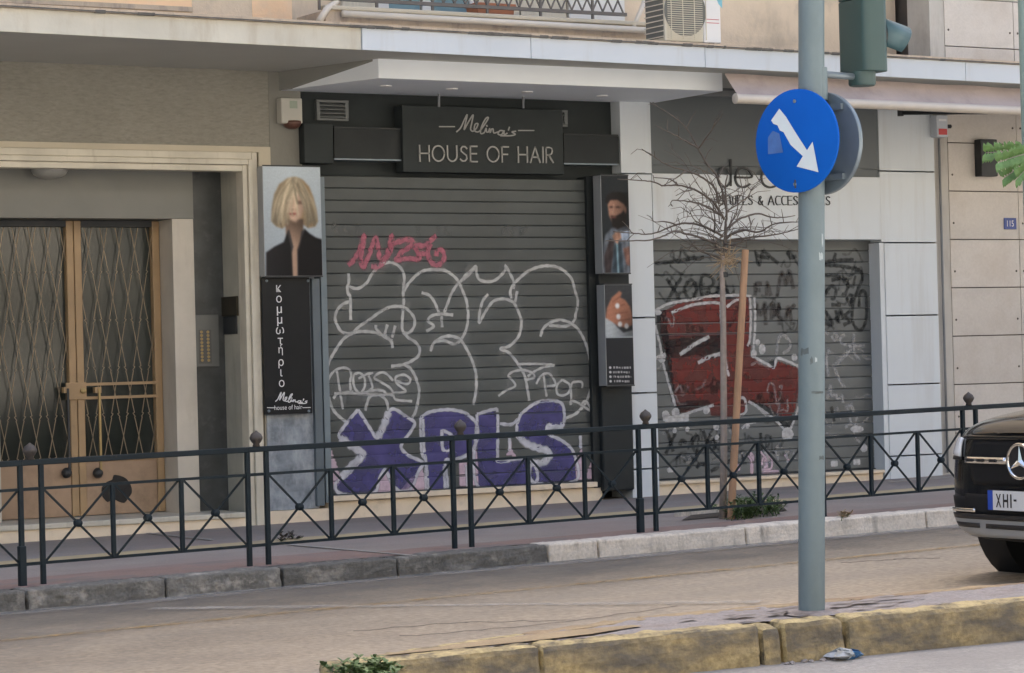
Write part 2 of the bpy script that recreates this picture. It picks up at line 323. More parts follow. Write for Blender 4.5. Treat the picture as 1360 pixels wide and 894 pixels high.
for i in range(len(js) - 1):
    g = .006; s0, s1 = js[i] + g, js[i + 1] - g; jz, jn = random.uniform(-.004, .005), random.uniform(-.006, .006)
    p = [sn(s0, 14.95 + jn, -.16), sn(s1, 14.95 + jn, -.16), sn(s1, 15.215, -.16), sn(s0, 15.215, -.16),
         sn(s0, 14.965 + jn, .006 + jz), sn(s1, 14.965 + jn, .006 + jz), sn(s1, 15.215, .006 + jz), sn(s0, 15.215, .006 + jz)]
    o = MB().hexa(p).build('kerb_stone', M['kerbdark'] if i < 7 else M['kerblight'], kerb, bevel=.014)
    rough(o, .030 if i < 7 else .014, 5)
strip('gutter_line', 14.70, 14.955, -15, 45, -.1120, paint_mat('gutter_paint', (.34, .325, .30), .9, .55, worn=.9, wscale=5, attr=False), None, wob=.03)['kind'] = 'structure'
b = MB().add([sn(-45, 4.5, -.06), sn(75, 4.5, -.06), sn(75, -13.2, -.06), sn(-45, -13.2, -.06)], [(0, 1, 2, 3)])  # unseen pale ground, added to bounce sunlight up onto the facade
struct(b, 'bounce_pavement', mat('pale_paving', (.42, .405, .38), .8, .1, 2, .2, 40), 'unseen pale paving across the street, added to bounce light')
# translucent darker bands over the lane, fading out at both ends
def grey_band(n0, n1, s0, s1, dz, m, seg=160):
    b = MB(); C = []
    for i in range(seg + 1):
        s_ = s0 + (s1 - s0) * i / seg; w = .12 * math.sin(s_ * 1.3) + .07 * math.sin(s_ * 3.1); e = min(1, 4 * i / seg, 4 * (seg - i) / seg)
        for j in range(7): t = j / 6; b.v.append(sn(s_, n0 + (n1 - n0) * t + w * (1 - t), dz)); C.append(e * min(1, t * 1.6) * (1 if t < .9 else .8))
    b.f = [(7*i + j, 7*(i+1) + j, 7*(i+1) + j + 1, 7*i + j + 1) for i in range(seg) for j in range(6)]
    o = b.build('grey_band', m); a = o.data.attributes.new('cov', 'FLOAT', 'POINT'); a.data.foreach_set('value', np.array(C, np.float32)); return tag(o, kind='structure')
tag(grey_band(12.9, 14.96, -16, 19, -.1150, paint_mat('lane_grey', (.15, .14, .125), .9, .62, 1.0, .45, 2.0)), 'darker grey band along the kerb side of the lane')
tag(grey_band(9.6, 13.6, -20, 10.5, -.1140, paint_mat('lane_grey_broad', (.19, .175, .155), .9, .45, 1.0, .7, 1.6)), 'broad darker grey band across the lane in front of the entrance')
# worn road paint
n_y = tosn(ong(680, 785.5, -.12))[1]
o = strip('lane_line', n_y - .05, n_y + .05, 5.3, 30, -.114, paint_mat('worn_yellow', (.46, .30, .11), .8, .6, worn=.9, wscale=7, attr=False)); tag(o, 'worn yellow edge line along the road', kind='structure')
b = MB(); a0, a1 = ong(200, 808, -.113), ong(1010, 799, -.113); dirv = _n(a1 - a0); pr = np.array([-dirv[1], dirv[0], 0])
for t in np.linspace(0, 1, 30):
    c = a0 + (a1 - a0) * t; w = .075 * (1 + .25 * math.sin(9 * t)); b.v += [tuple(c - pr * w), tuple(c + pr * w)]
b.f = [(2*i, 2*i+2, 2*i+3, 2*i+1) for i in range(29)]
o = b.build('lane_line', paint_mat('worn_white', (.46, .43, .38), .8, .55, worn=.9, wscale=6, attr=False)); tag(o, 'faded white line slanting across the road', kind='structure')
b = MB()
for q in (((470, 838), (620, 826), (760, 824)), ((530, 845), (700, 832), (900, 805)), ((1120, 748), (1190, 742), (1250, 741))):
    pts = [ong(x + random.uniform(-4, 4), y + random.uniform(-1, 1), -.117) for x, y in [tuple(np.array(q[i]) * (1 - t) + np.array(q[i + 1]) * t) for i in range(2) for t in np.linspace(0, 1, 9)]]
    for i in range(len(pts) - 1): b.bar(pts[i], pts[i + 1], .005, .002)
o = b.build('road_crack', mat('crack_brown', (.17, .145, .12), .9)); tag(o, 'thin cracks in the asphalt', kind='structure')
# median island
med = tag(bpy.data.objects.new('median_island', None), 'raised traffic median with yellow painted kerb', kind='structure'); COL.objects.link(med)
NE = [(5.2, 10.22), (8.9, 9.94), (34, 8.0)]; FE = [(5.55, 10.46), (6.1, 10.60), (7.18, 10.862), (9.59, 10.703), (34, 9.0)]
def g3(p, dz): return (p[0], p[1], pz(p[0], p[1], dz))
def along(P, X):
    for (x0, y0), (x1, y1) in zip(P, P[1:]):
        if X <= x1: return y0 + (y1 - y0) * (X - x0) / (x1 - x0)
    return P[-1][1]
xs = [5.3, 5.55, 5.8, 6.2, 6.7, 7.2, 8, 9, 10, 12, 20, 33]
b = MB()
for X in xs: b.v += [g3((X, along(NE, X) + .12), -.004), g3((X, along(FE, max(X, 5.56)) - .09), -.004)]
b.f = [(2*i, 2*i+2, 2*i+3, 2*i+1) for i in range(len(xs) - 1)]
rough(b.build('paving', M['medianpave'], med), .02, 5)
b = MB(); xs2 = [5.42, 5.8, 6.2, 6.6, 6.95]
for i, X in enumerate(xs2): 
    w = [1, 1, .9, .6, .15][i]; mid = (along(NE, X) + .14 + along(FE, max(X, 5.56)) - .1) / 2; hw = (along(FE, max(X, 5.56)) - .1 - along(NE, X) - .14) / 2 * w
    b.v += [g3((X, mid - hw), .006), g3((X, mid + hw), .006)]
b.f = [(2*i, 2*i+2, 2*i+3, 2*i+1) for i in range(len(xs2) - 1)]; b.build('dust_patch', M['mediandust'], med)
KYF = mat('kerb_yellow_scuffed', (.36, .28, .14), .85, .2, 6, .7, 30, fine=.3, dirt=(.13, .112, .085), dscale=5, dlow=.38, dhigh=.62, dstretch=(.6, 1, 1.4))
def xm(x): return ong(x, 884 - .09 * (x - 443) * .87)[0]
cuts = [(xm(443), xm(742)), (xm(743), xm(1061)), (xm(1063), xm(1092)), (xm(1096), xm(1185)), (xm(1190), xm(1196) + 1.3), (xm(1196) + 1.32, xm(1196) + 2.7), (xm(1196) + 2.72, 14)]
for i, (x0, x1) in enumerate(cuts):
    y0, y1 = along(NE, x0), along(NE, x1); drop = -.02 if i == 2 else 0
    p = [g3((x0, y0 - .02), -.24), g3((x1, y1 - .02), -.24), g3((x1, y1 + .16), -.24), g3((x0, y0 + .16), -.24),
         g3((x0, y0), .002 + drop), g3((x1, y1), .002 + drop), g3((x1, y1 + .16), .006), g3((x0, y0 + .16), .006)]
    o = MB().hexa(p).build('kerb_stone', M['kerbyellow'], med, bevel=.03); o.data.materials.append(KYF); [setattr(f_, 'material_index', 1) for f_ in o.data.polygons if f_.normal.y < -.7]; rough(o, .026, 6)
for (p0, p1) in (((5.2, 10.25), (5.56, 10.46)), ((5.57, 10.465), (6.4, 10.68)), ((6.41, 10.68), (7.17, 10.86)), ((7.19, 10.86), (8.4, 10.78)), ((8.41, 10.78), (9.6, 10.70)), ((9.62, 10.70), (14, 10.40))):
    d = _n([p1[0] - p0[0], p1[1] - p0[1]]); nn = np.array([-d[1], d[0]]) * -.13
    q0, q1 = np.array(p0) + nn, np.array(p1) + nn
    p = [g3(q0, -.22), g3(q1, -.22), g3(p1, -.22), g3(p0, -.22), g3(q0, .004), g3(q1, .004), g3(p1, .002), g3(p0, .002)]
    rough(MB().hexa(p).build('kerb_stone', M['mediandust'] if p0[0] > 6.3 else M['kerbyellow'], med, bevel=.015), .022, 4)
deb = MB()
for i in range(24):
    a = random.uniform(0, 6.28); rr_ = random.uniform(.10, .75); cx_, cy_ = 7.91 + rr_ * math.cos(a) * 1.2, 10.36 + rr_ * math.sin(a) * .28; R0 = random.uniform(.02, .10); nn_ = 9
    deb.add([g3((cx_ + R0 * random.uniform(.6, 1.3) * math.cos(6.283 * j / nn_), cy_ + .4 * R0 * random.uniform(.6, 1.3) * math.sin(6.283 * j / nn_)), .014) for j in range(nn_)], [tuple(range(nn_))])
tag(deb.build('dirt_patches', mat('dark_dirt', (.17, .145, .13), .95, .3, 15), med, fix=False), kind='stuff')
rub = MB()
for i in range(26):
    x = random.uniform(xm(1090), xm(1200)); y = along(NE, x) - random.uniform(0, .05); r = random.uniform(.006, .022)
    rub.lathe((x, y, pz(x, y, -.2)), (random.random() - .5, random.random() - .5, 1), [(r * .6, 0), (r, r * .5), (r * .5, r)], 6)
tag(rub.build('rubble', M['medianpave']), 'loose grit in the gutter below the broken median kerb', kind='stuff')
# ------------------------------------------------------------------ fence panels
PER = 1.5943; S0 = 6.704 + .0
HF = 15.332
NAMES = ['black iron railing panel at the far left end, cut off by the picture edge', 'black iron railing panel in front of the bronze entrance doors',
 'black iron railing panel in front of the grey marble pillar and the letter X', 'black iron railing panel in front of the purple letters, ending at the white pilaster',
 'black iron railing panel in front of the sapling and its stake', 'black iron railing panel in front of the white pilaster, right of the traffic pole', 'black iron railing panel behind the black car']
Pn = 1.4546
for k in range(-1, 6):
    s0 = S0 + PER * k; base = sn(s0, HF); ang = YAW
    L_ = Pn; slope = .012 * TS[0] - .006 * TS[1]
    t = empty('railing_panel', base, NAMES[k + 1], 'railing', 'railing panels along the kerb', ang)
    def q(x, z, dy=0): return (x, dy, z + slope * x)
    MB().bar(q(-.14, .765), q(L_ + .001, .765), .04, .036).build('top_rail', M['fence'], t, local=True, bevel=.005)
    MB().bar(q(0, .60), q(L_, .60), .018, .018).build('middle_rail', M['fence'], t, local=True)
    MB().bar(q(0, .135), q(L_, .135), .018, .018).build('bottom_rail', M['fence'], t, local=True)
    MB().bar(q(-.14, .60), q(0, .60), .02, .02).build('link_bar', M['fence'], t, local=True); MB().bar(q(-.14, .135), q(0, .135), .02, .02).build('link_bar', M['fence'], t, local=True)
    for i, x in enumerate((0, L_)):
        MB().box(x - .0155, x + .0155, -.0155, .0155, slope * x - .05, slope * x + .748).build('post', M['fence'], t, local=True, bevel=.004)
    if k in (-1, 2): MB().box(L_ - .023, L_ + .023, -.023, .023, slope * L_ - .04, slope * L_ + .25).build('post_sleeve', M['fence'], t, local=True, bevel=.006)
    for i in (1, 2): x = L_ * i / 3; MB().box(x - .0135, x + .0135, -.0135, .0135, slope * x + .13, slope * x + .60).build('baluster', M['fence'], t, local=True, bevel=.003)
    for i in range(3):
        xa, xb = L_ * i / 3 + .02, L_ * (i + 1) / 3 - .02
        MB().bar(q(xa, .59), q(xb, .145), .012, .012).build('diagonal_bar', M['fence'], t, local=True)
        MB().bar(q(xa, .145), q(xb, .59, .008), .012, .012).build('diagonal_bar', M['fence'], t, local=True)
        xc = (xa + xb) / 2; MB().lathe(q(xc, .3675, -.03), (0, 1, 0), [(.016, .005), (.025, .012), (.025, .048), (.016, .055)], 12).build('rosette', M['fence'], t, local=True, auto=40)
    MB().lathe(q(-.07, .783), (0, 0, 1), [(.026, 0), (.02, .018), (.03, .028), (.043, .05), (.044, .062), (.034, .082), (.012, .098), (.004, .106)], 16).build('finial', M['finial'], t, local=True, smooth=True)
# ------------------------------------------------------------------ apartment building
B = empty('apartment_building', (10, Y0, 0), 'beige apartment building with shops, canopy and marble entrance on the ground floor', 'building')
ZSOF = F(100, 85)[2]                               # soffit height
pc = atz(100, 45, ZSOF); TH = .16
def fy(X): return pc[1] + math.tan(YAW) * (X - pc[0])   # canopy front line runs with the street
XW = F(357, 150)[0]                               # where the stucco wall ends
zft = F(250, 201)[2]                              # top of the moulded frame
FXR = F(344, 440)[0]; FXi = F(325, 440)[0]; CXD = F(98, 400, -.64)[0]
FXL = 2 * CXD - FXR; FXli = 2 * CXD - FXi
zfi = F(200, 226)[2]
MB().box(-12, XW, Y0, Y0 + .3, F(200, 192)[2], ZSOF + .05).build('stucco_wall', M['stucco'], B)
MB().box(-12, FXR + .03, Y0 - .012, Y0 + .3, zft + .002, F(200, 192)[2]).build('cream_band', M['cream'], B)
MB().box(FXR + .03, XW, Y0 - .012, Y0 + .3, -.05, F(200, 192)[2]).build('cream_wall', M['cream'], B)
MB().box(-12, FXL - .005, Y0 + .002, Y0 + .3, -.1, zft).build('stucco_wall', M['stucco'], B)
zstep = F(100, 693, .06)[2]
B_entrance_portal = subpart('entrance_portal', B)
# moulded marble frame: three stepped fillets
for k, (w0, w1, d) in enumerate(((0, .33, .035), (.33, .62, .06), (.62, 1, .045))):
    W = FXR - FXi; H = zft - zfi
    x0, x1 = FXi + W * w0, FXi + W * w1
    MB().box(x0, x1 - .001, Y0 - d, Y0 + .10, -.02 if k else -.02, zfi + H * w1 - .001).build('frame_fillet', M['marble'], B_entrance_portal, bevel=.006)
    MB().box(2 * CXD - x1 + .001, 2 * CXD - x0, Y0 - d, Y0 + .10, -.02, zfi + H * w1 - .001).build('frame_fillet', M['marble'], B_entrance_portal, bevel=.006)
    MB().box(2 * CXD - x0 + .0005, x0 - .0005, Y0 - d + .001, Y0 + .10, zfi + H * w0, zfi + H * w1 - .001).build('frame_lintel', M['marble'], B_entrance_portal, bevel=.006)
R1 = .40; R2 = R1 + .24                           # recess depths
XD = F(273, 440, -R1)[0]                          # middle of the dark marble strip
xj = F(257, 440, -R1)[0]; xj0 = F(232, 440, -R1 + .05)[0]
MB().box(FXi + .001, FXi + .05, Y0 + .101, Y0 + R1 + .3, -.02, zfi + .1).build('reveal', M['lightmarble'], B_entrance_portal)
MB().box(FXli - .05, FXli - .001, Y0 + .101, Y0 + R1 + .3, -.02, zfi + .1).build('reveal', M['lightmarble'], B_entrance_portal)
MB().box(xj - .02, FXi + .04, Y0 + R1, Y0 + R1 + .08, -.02, zfi + .1).build('marble_strip', M['darkmarble'], B_entrance_portal)
MB().box(FXli - .04, 2 * CXD - xj + .02, Y0 + R1, Y0 + R1 + .08, -.02, zfi + .1).build('marble_strip', M['darkmarble'], B_entrance_portal)
zlin = F(120, 290, -R1 + .05)[2]
MB().box(xj0, xj, Y0 + R1 - .05, Y0 + R2 + .1, -.02, zlin).build('door_jamb', M['jamb'], B_entrance_portal, bevel=.005)
MB().box(2 * CXD - xj, 2 * CXD - xj0, Y0 + R1 - .05, Y0 + R2 + .1, -.02, zlin).build('door_jamb', M['jamb'], B_entrance_portal, bevel=.005)
MB().box(2 * CXD - xj, xj, Y0 + R1 - .055, Y0 + R2 + .1, zlin + .001, zfi + .1).build('transom_panel', M['panelgrey'], B_entrance_portal)
MB().box(FXli - .05, FXi + .05, Y0 + .101, Y0 + R1 - .056, zfi + .02, zfi + .1).build('recess_ceiling', M['panelgrey'], B_entrance_portal)
MB().box(FXli, F(328, 688, .07)[0], Y0 - .07, Y0 + R2 + .3, zstep - .045, zstep).build('step_tread', M['marble'], B_entrance_portal, bevel=.008)
MB().box(FXli, F(327, 688, .05)[0], Y0 - .05, Y0 + R1, -.15, zstep - .046).build('step_riser', M['sill'], B_entrance_portal)
o = MB(); lc = F(66, 233, -.2); o.lathe((lc[0], Y0 + .2, zfi + .02), (0, 0, -1), [(.14, 0), (.15, .02), (.13, .055), (.08, .08), (.02, .088)], 20); o.build('ceiling_lamp', M['lamp'], B_entrance_portal, smooth=True)
B_canopy = subpart('canopy', B)
# canopy slab: old plaster to the left, white cladding to the right
xsplit = aty(477, 52, fy(10.1))[0]
def canopy(name, x0, x1, m, dz=0, dp=0):
    b = MB(); z0, z1 = ZSOF - dz, ZSOF + TH + dz
    b.hexa([(x0, fy(x0) - dp, z0), (x1, fy(x1) - dp, z0), (x1, Y0 + .02, z0), (x0, Y0 + .02, z0), (x0, fy(x0) - dp, z1), (x1, fy(x1) - dp, z1), (x1, Y0 + .02, z1), (x0, Y0 + .02, z1)])
    return b.build(name, m, B_canopy)
canopy('canopy_slab', -12, xsplit - .001, M['soffit']); canopy('canopy_slab', xsplit, 30, M['soffit'])
def fascia(name, x0, x1, m, t=.02, z0=ZSOF - .012, z1=ZSOF + TH + .0):
    b = MB(); b.hexa([(x0, fy(x0) - t, z0), (x1, fy(x1) - t, z0), (x1, fy(x1) - .001, z0), (x0, fy(x0) - .001, z0), (x0, fy(x0) - t, z1), (x1, fy(x1) - t, z1), (x1, fy(x1) - .001, z1), (x0, fy(x0) - .001, z1)])
    return b.build(name, m, B_canopy, bevel=.003)
fascia('fascia', -12, xsplit - .002, M['fasciaold'], .012)
xk = [xsplit + .002, aty(700, 60, fy(12))[0], aty(930, 75, fy(14))[0], aty(1112, 85, fy(15.6))[0], aty(1276, 96, fy(16.9))[0], 19.4, 22, 30]
for i in range(len(xk) - 1): fascia('fascia_panel', xk[i], xk[i + 1] - .005, M['fasciawhite'], .025)
b = MB(); x0, x1, z0 = -12, 30, ZSOF + TH + .001
b.hexa([(x0, fy(x0) - .045, z0), (x1, fy(x1) - .045, z0), (x1, Y0, z0), (x0, Y0, z0), (x0, fy(x0) - .045, z0 + .03), (x1, fy(x1) - .045, z0 + .03), (x1, Y0, z0 + .03), (x0, Y0, z0 + .03)]); b.build('drip_edge', M['concrete'], B_canopy)
b = MB(); x0, x1 = -12, 30; b.hexa([(x0, fy(x0) - .0465, z0 + .001), (x1, fy(x1) - .0465, z0 + .001), (x1, fy(x1) - .044, z0 + .001), (x0, fy(x0) - .044, z0 + .001), (x0, fy(x0) - .0465, z0 + .013), (x1, fy(x1) - .0465, z0 + .013), (x1, fy(x1) - .044, z0 + .013), (x0, fy(x0) - .044, z0 + .013)]); b.build('drip_line', M['drip'], B_canopy)
b = MB()
for i in range(70):
    X = random.uniform(3, 19) if i > 45 else random.choice((5.9, 6.4, 9.6, 10.8, 11.3, 12.3, 13.6, 14.4)) + random.gauss(0, .12)
    b.box(X, X + random.uniform(.02, .14), fy(X) - .0468, fy(X) - .02, z0 - .005 * random.random(), z0 + .014 + .006 * random.random())
tag(b.build('grime_spots', M['drip'], B_canopy), kind='stuff')
# dropped box over the salon
bl0, br0 = F(503, 104, 1.1), F(960, 121, 1.1); zb = (bl0[2] + br0[2]) / 2; xbl = F(371, 120)[0]; xbr = F(860, 133.5)[0] + .05
b = MB(); b.hexa([(bl0[0], Y0 - 1.1, zb), (br0[0], Y0 - 1.1, zb), (xbr, Y0 + .02, zb), (xbl, Y0 + .02, zb), (bl0[0], Y0 - 1.1, ZSOF + .01), (br0[0], Y0 - 1.1, ZSOF + .01), (xbr, Y0 + .02, ZSOF + .01), (xbl, Y0 + .02, ZSOF + .01)])
b.build('dropped_ceiling_box', M['whitebox'], B_canopy, bevel=.004)
t_ = .006; MB().hexa([(bl0[0] - t_ + .05, Y0 - 1.04, zb + .001), (bl0[0] - t_ + .051, Y0 - 1.04, zb + .001), (xbl + .001, Y0 + .01, zb + .001), (xbl - t_, Y0 + .01, zb + .001), (bl0[0] - t_ - .02, Y0 - 1.04, ZSOF), (bl0[0] - .01, Y0 - 1.04, ZSOF), (xbl + .001, Y0 + .01, ZSOF), (xbl - t_, Y0 + .01, ZSOF)]).build('box_side_sheet', mat('side_sheet_grey', (.22, .22, .20), .8, .08, 2), B_canopy)  # thin sheet making the box's left side a darker grey than its front
for x, y in ((512, 114), (600, 118), (700, 122), (800, 127)):
    p = atz(x, y, zb - .004); MB().lathe((p[0], p[1], zb), (0, 0, -1), [(.05, .001), (.048, .012), (.03, .014)], 14).build('downlight', M['letterwhite'], B_canopy)
B_salon_front = subpart('salon_front', B)
# shop wall behind signs
xp0 = F(378, 180)[0]
MB().box(XW + .001, F(403, 300)[0], Y0 - .004, Y0 + .3, F(390, 222)[2], ZSOF).build('wall_return', mat('wall_return_grey', (.21, .205, .18), .8, .1, 2, .2, 40), B_salon_front)
MB().box(F(403, 180)[0] + .001, F(826, 180)[0], Y0 + .10, Y0 + .3, F(600, 242)[2], ZSOF).build('header_wall', M['shopdark'], B_salon_front)
MB().fbox(352, 419, 222, 677, .03, -.25).build('marble_pillar', M['greymarble'], B_salon_front)
zp = F(400, 677, .05)[2]
MB().box(XW - .15, F(437, 680, .05)[0], Y0 - .05, Y0 + .2, -.15, zp).build('plinth', M['sill'], B_salon_front, bevel=.006)
MB().box(F(437, 680, .05)[0] + .001, F(800, 650, .05)[0], Y0 - .045, Y0 + .2, -.15, F(600, 658, .04)[2]).build('plinth', M['sill'], B_salon_front)
MB().box(F(440, 662, .09)[0], F(794, 645, .09)[0], Y0 - .09, Y0 + .05, F(600, 657.5, .09)[2], F(600, 650.5, .09)[2]).build('sill', M['sill'], B_salon_front, bevel=.005)
MB().fbox(418, 428, 370, 672, .07, -.1).build('guide_rail', M['slate'], B_salon_front); MB().fbox(428.2, 436, 235, 668, .05, -.1).build('guide_rail', mat('guide_blue', (.16, .20, .22), .5, .08, 5), B_salon_front)
MB().fbox(784, 797, 235, 648, .05, -.1).build('guide_rail', M['shopblack'], B_salon_front)
# white pilaster between the shops
pj = [(134, 230), (231, 421), (422.5, 521), (522.5, 622), (623.5, 662)]
for i, (a, c) in enumerate(pj):
    ym = (a + c) / 2; xl = 825 + .024 * (ym - 180); xr = 864.5 + .0225 * (ym - 180)
    X0, X1 = F(824, 180, .05)[0], F(864.5, 180, .05)[0]
    if i: X0 = F(834, 400, .05)[0]; X1 = F(869.5, 400, .05)[0]
    MB().box(X0, X1, Y0 - .05, Y0 + .3, F((xl + xr) / 2, c, .05)[2] if i < 4 else -.05, F((xl + xr) / 2, a, .05)[2] - (.004 if i else 0)).build('pilaster_panel', M['white'], B_salon_front, bevel=.003)
XP1 = F(869.5, 400, .05)[0]; XP0 = F(834, 400, .05)[0]
MB().fbox(797, 838, 233, 652, .10, -.2).build('black_column', M['shopblack'], B_salon_front, bevel=.015)
B_jewellery_front = subpart('jewellery_front', B)
# jewellery shop
XR0 = F(1170, 300, .05)[0]; XR1 = F(1246, 400, .05)[0]
zs = [F(1020, y, .05)[2] for y in (132, 222, 233, 318)]
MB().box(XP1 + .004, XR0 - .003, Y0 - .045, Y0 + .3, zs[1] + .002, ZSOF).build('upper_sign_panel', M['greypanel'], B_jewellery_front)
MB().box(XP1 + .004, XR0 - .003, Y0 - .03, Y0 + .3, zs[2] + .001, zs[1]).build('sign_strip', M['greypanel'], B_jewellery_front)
MB().box(XP1 + .004, XR0 - .003, Y0 - .055, Y0 + .3, zs[3], zs[2]).build('sign_panel', M['white'], B_jewellery_front, bevel=.003)
rj = [(146, 227), (228.5, 321.5), (323, 418), (419.5, 509.5), (511, 604), (605.5, 633)]
xrv = F(1163, 450, -.13)[0]
for i, (a, c) in enumerate(rj):
    z1, z0 = F(1210, a, .05)[2] - .002, (F(1210, c, .05)[2] if i < 5 else -.1)
    if i == 0: z1 = ZSOF
    x0 = XR0 if i < 2 else F(1178, 450, .05)[0]
    MB().box(x0, XR1, Y0 - .05, Y0 + .3, z0, z1).build('pilaster_panel', M['white'], B_jewellery_front, bevel=.003)
MB().box(XR0 - .02, F(1178, 450, .05)[0] - .001, Y0 - .04, Y0 + .4, -.1, zs[3] - .03).build('shutter_reveal', M['white'], B_jewellery_front)
MB().box(XP1 + .004, XR0, Y0 + .25, Y0 + .4, -.1, ZSOF).build('shop_back_wall', M['shopdark'], B_jewellery_front)
zsl = F(1000, 633, .0)[2]
MB().box(XP1 + .004, XR0 - .03, Y0 - .02, Y0 + .24, -.12, zsl - .03).build('plinth', M['sill'], B_jewellery_front)
MB().box(XP1 + .004, XR0 - .03, Y0 - .05, Y0 + .24, zsl - .029, zsl).build('sill', M['sill'], B_jewellery_front, bevel=.005)
B_upper_floors = subpart('upper_floors', B)
# upper floors
XE = XR1 + .10
zc = ZSOF + TH + .031
for x0, x1, m in ((-12, F(255, 5, -.6)[0], 'peach'), (F(255, 5, -.6)[0], F(335, 15, -.6)[0], 'beige'), (F(335, 15, -.6)[0], F(388, 10, -.6)[0], 'peach'), (F(388, 10, -.6)[0], XE, 'beige')):
    MB().box(x0, x1 - .001, Y0 + .6, Y0 + .9, zc, zc + 2.2).build('upper_wall', M[m], B_upper_floors)
MB().box(-12, F(255, 12, -.3)[0], Y0 + .3, Y0 + .599, zc, F(120, 9, -.3)[2]).build('upper_ledge', mat('peach_grey', (.56, .46, .36), .85, .08, 2, .3, 40), B_upper_floors)
MB().box(-12, F(255, 12, -.28)[0] + .01, Y0 + .28, Y0 + .599, F(120, 9, -.28)[2] + .001, F(120, 9, -.28)[2] + .04).build('ledge_cap', M['concrete'], B_upper_floors)
MB().box(-12, XE, Y0 + .55, Y0 + 12, zc + 2.201, 20.5).build('upper_storeys', M['beige'], B_upper_floors)
MB().box(-12, XE, Y0 + .95, Y0 + 12, -.5, zc + 2.19).build('building_core', M['shopdark'], B_upper_floors)
for k in range(1, 4):
    z = zc + 3.0 + k * 3.2; MB().box(-4, XE - 1, Y0 - .6, Y0 + .549, z, z + .2).build('upper_balcony', M['oppslab'], B_upper_floors)
    for x in (-2, 1.5, 5, 8.5, 12): MB().box(x, x + 1.4, Y0 + .5, Y0 + .549, z + .3, z + 2.4).build('upper_window', M['oppglass'], B_upper_floors)
B_balcony = subpart('balcony', B)
# balcony over the shops
ybal = Y0 + .05; zb0 = zc
def Yp(x, y, Y=ybal): return aty(x, y, Y)
bx0, bx1 = Yp(432, 20)[0], Yp(868, 46)[0]; zt = Yp(640, 24)[2]
MB().box(bx0, bx1, ybal, Y0 + .59, zb0, zt).build('balcony_parapet', M['concrete'], B_balcony)
MB().box(bx0 - .02, bx1 + .02, ybal - .03, ybal + .06, zt + .001, zt + .04).build('parapet_cap', M['cream'], B_balcony, bevel=.01)
zr = Yp(730, 16)[2]
for z in (zr,): MB().box(Yp(425, 5)[0], Yp(833, 25)[0], ybal, ybal + .03, z, z + .03).build('balcony_rail', M['rail'], B_balcony)
lat = MB(); x = Yp(425, 5)[0]; xe = Yp(833, 25)[0]; i = 0
while x < xe - .1:
    lat.bar((x, ybal + .015, zr + .03), (x + .055, ybal + .015, zr + .14), .012); lat.bar((x + .11, ybal + .015, zr + .03), (x + .055, ybal + .015, zr + .14), .012)
    lat.bar((x + .055, ybal + .015, zr + .14), (x + .055, ybal + .015, zr + .5), .012)
    if i % 5 == 0: lat.bar((x, ybal + .015, zt), (x, ybal + .015, zr + .5), .02)
    x += .11; i += 1
tag(lat.build('balcony_lattice', M['rail'], B_balcony), kind='stuff')
wy = Y0 + .55
for xl, xr, m in ((455, 500, 'curtain'), (503, 517, 'plainwhite'), (517, 558, 'blueshutter'), (561, 574, 'plainwhite'), (576, 622, 'blueshutter'), (624, 632, 'plainwhite'), (634, 690, 'curtain'), (692, 752, 'curtain'), (756, 830, 'plainwhite')):
    a, c = aty(xl, 10, wy), aty(xr, 10, wy)
    MB().box(a[0], c[0] - .004, wy, wy + .04 if m != 'plainwhite' else wy + .045, zc, zc + 2.1).build('balcony_door_panel', M[m], B_balcony)
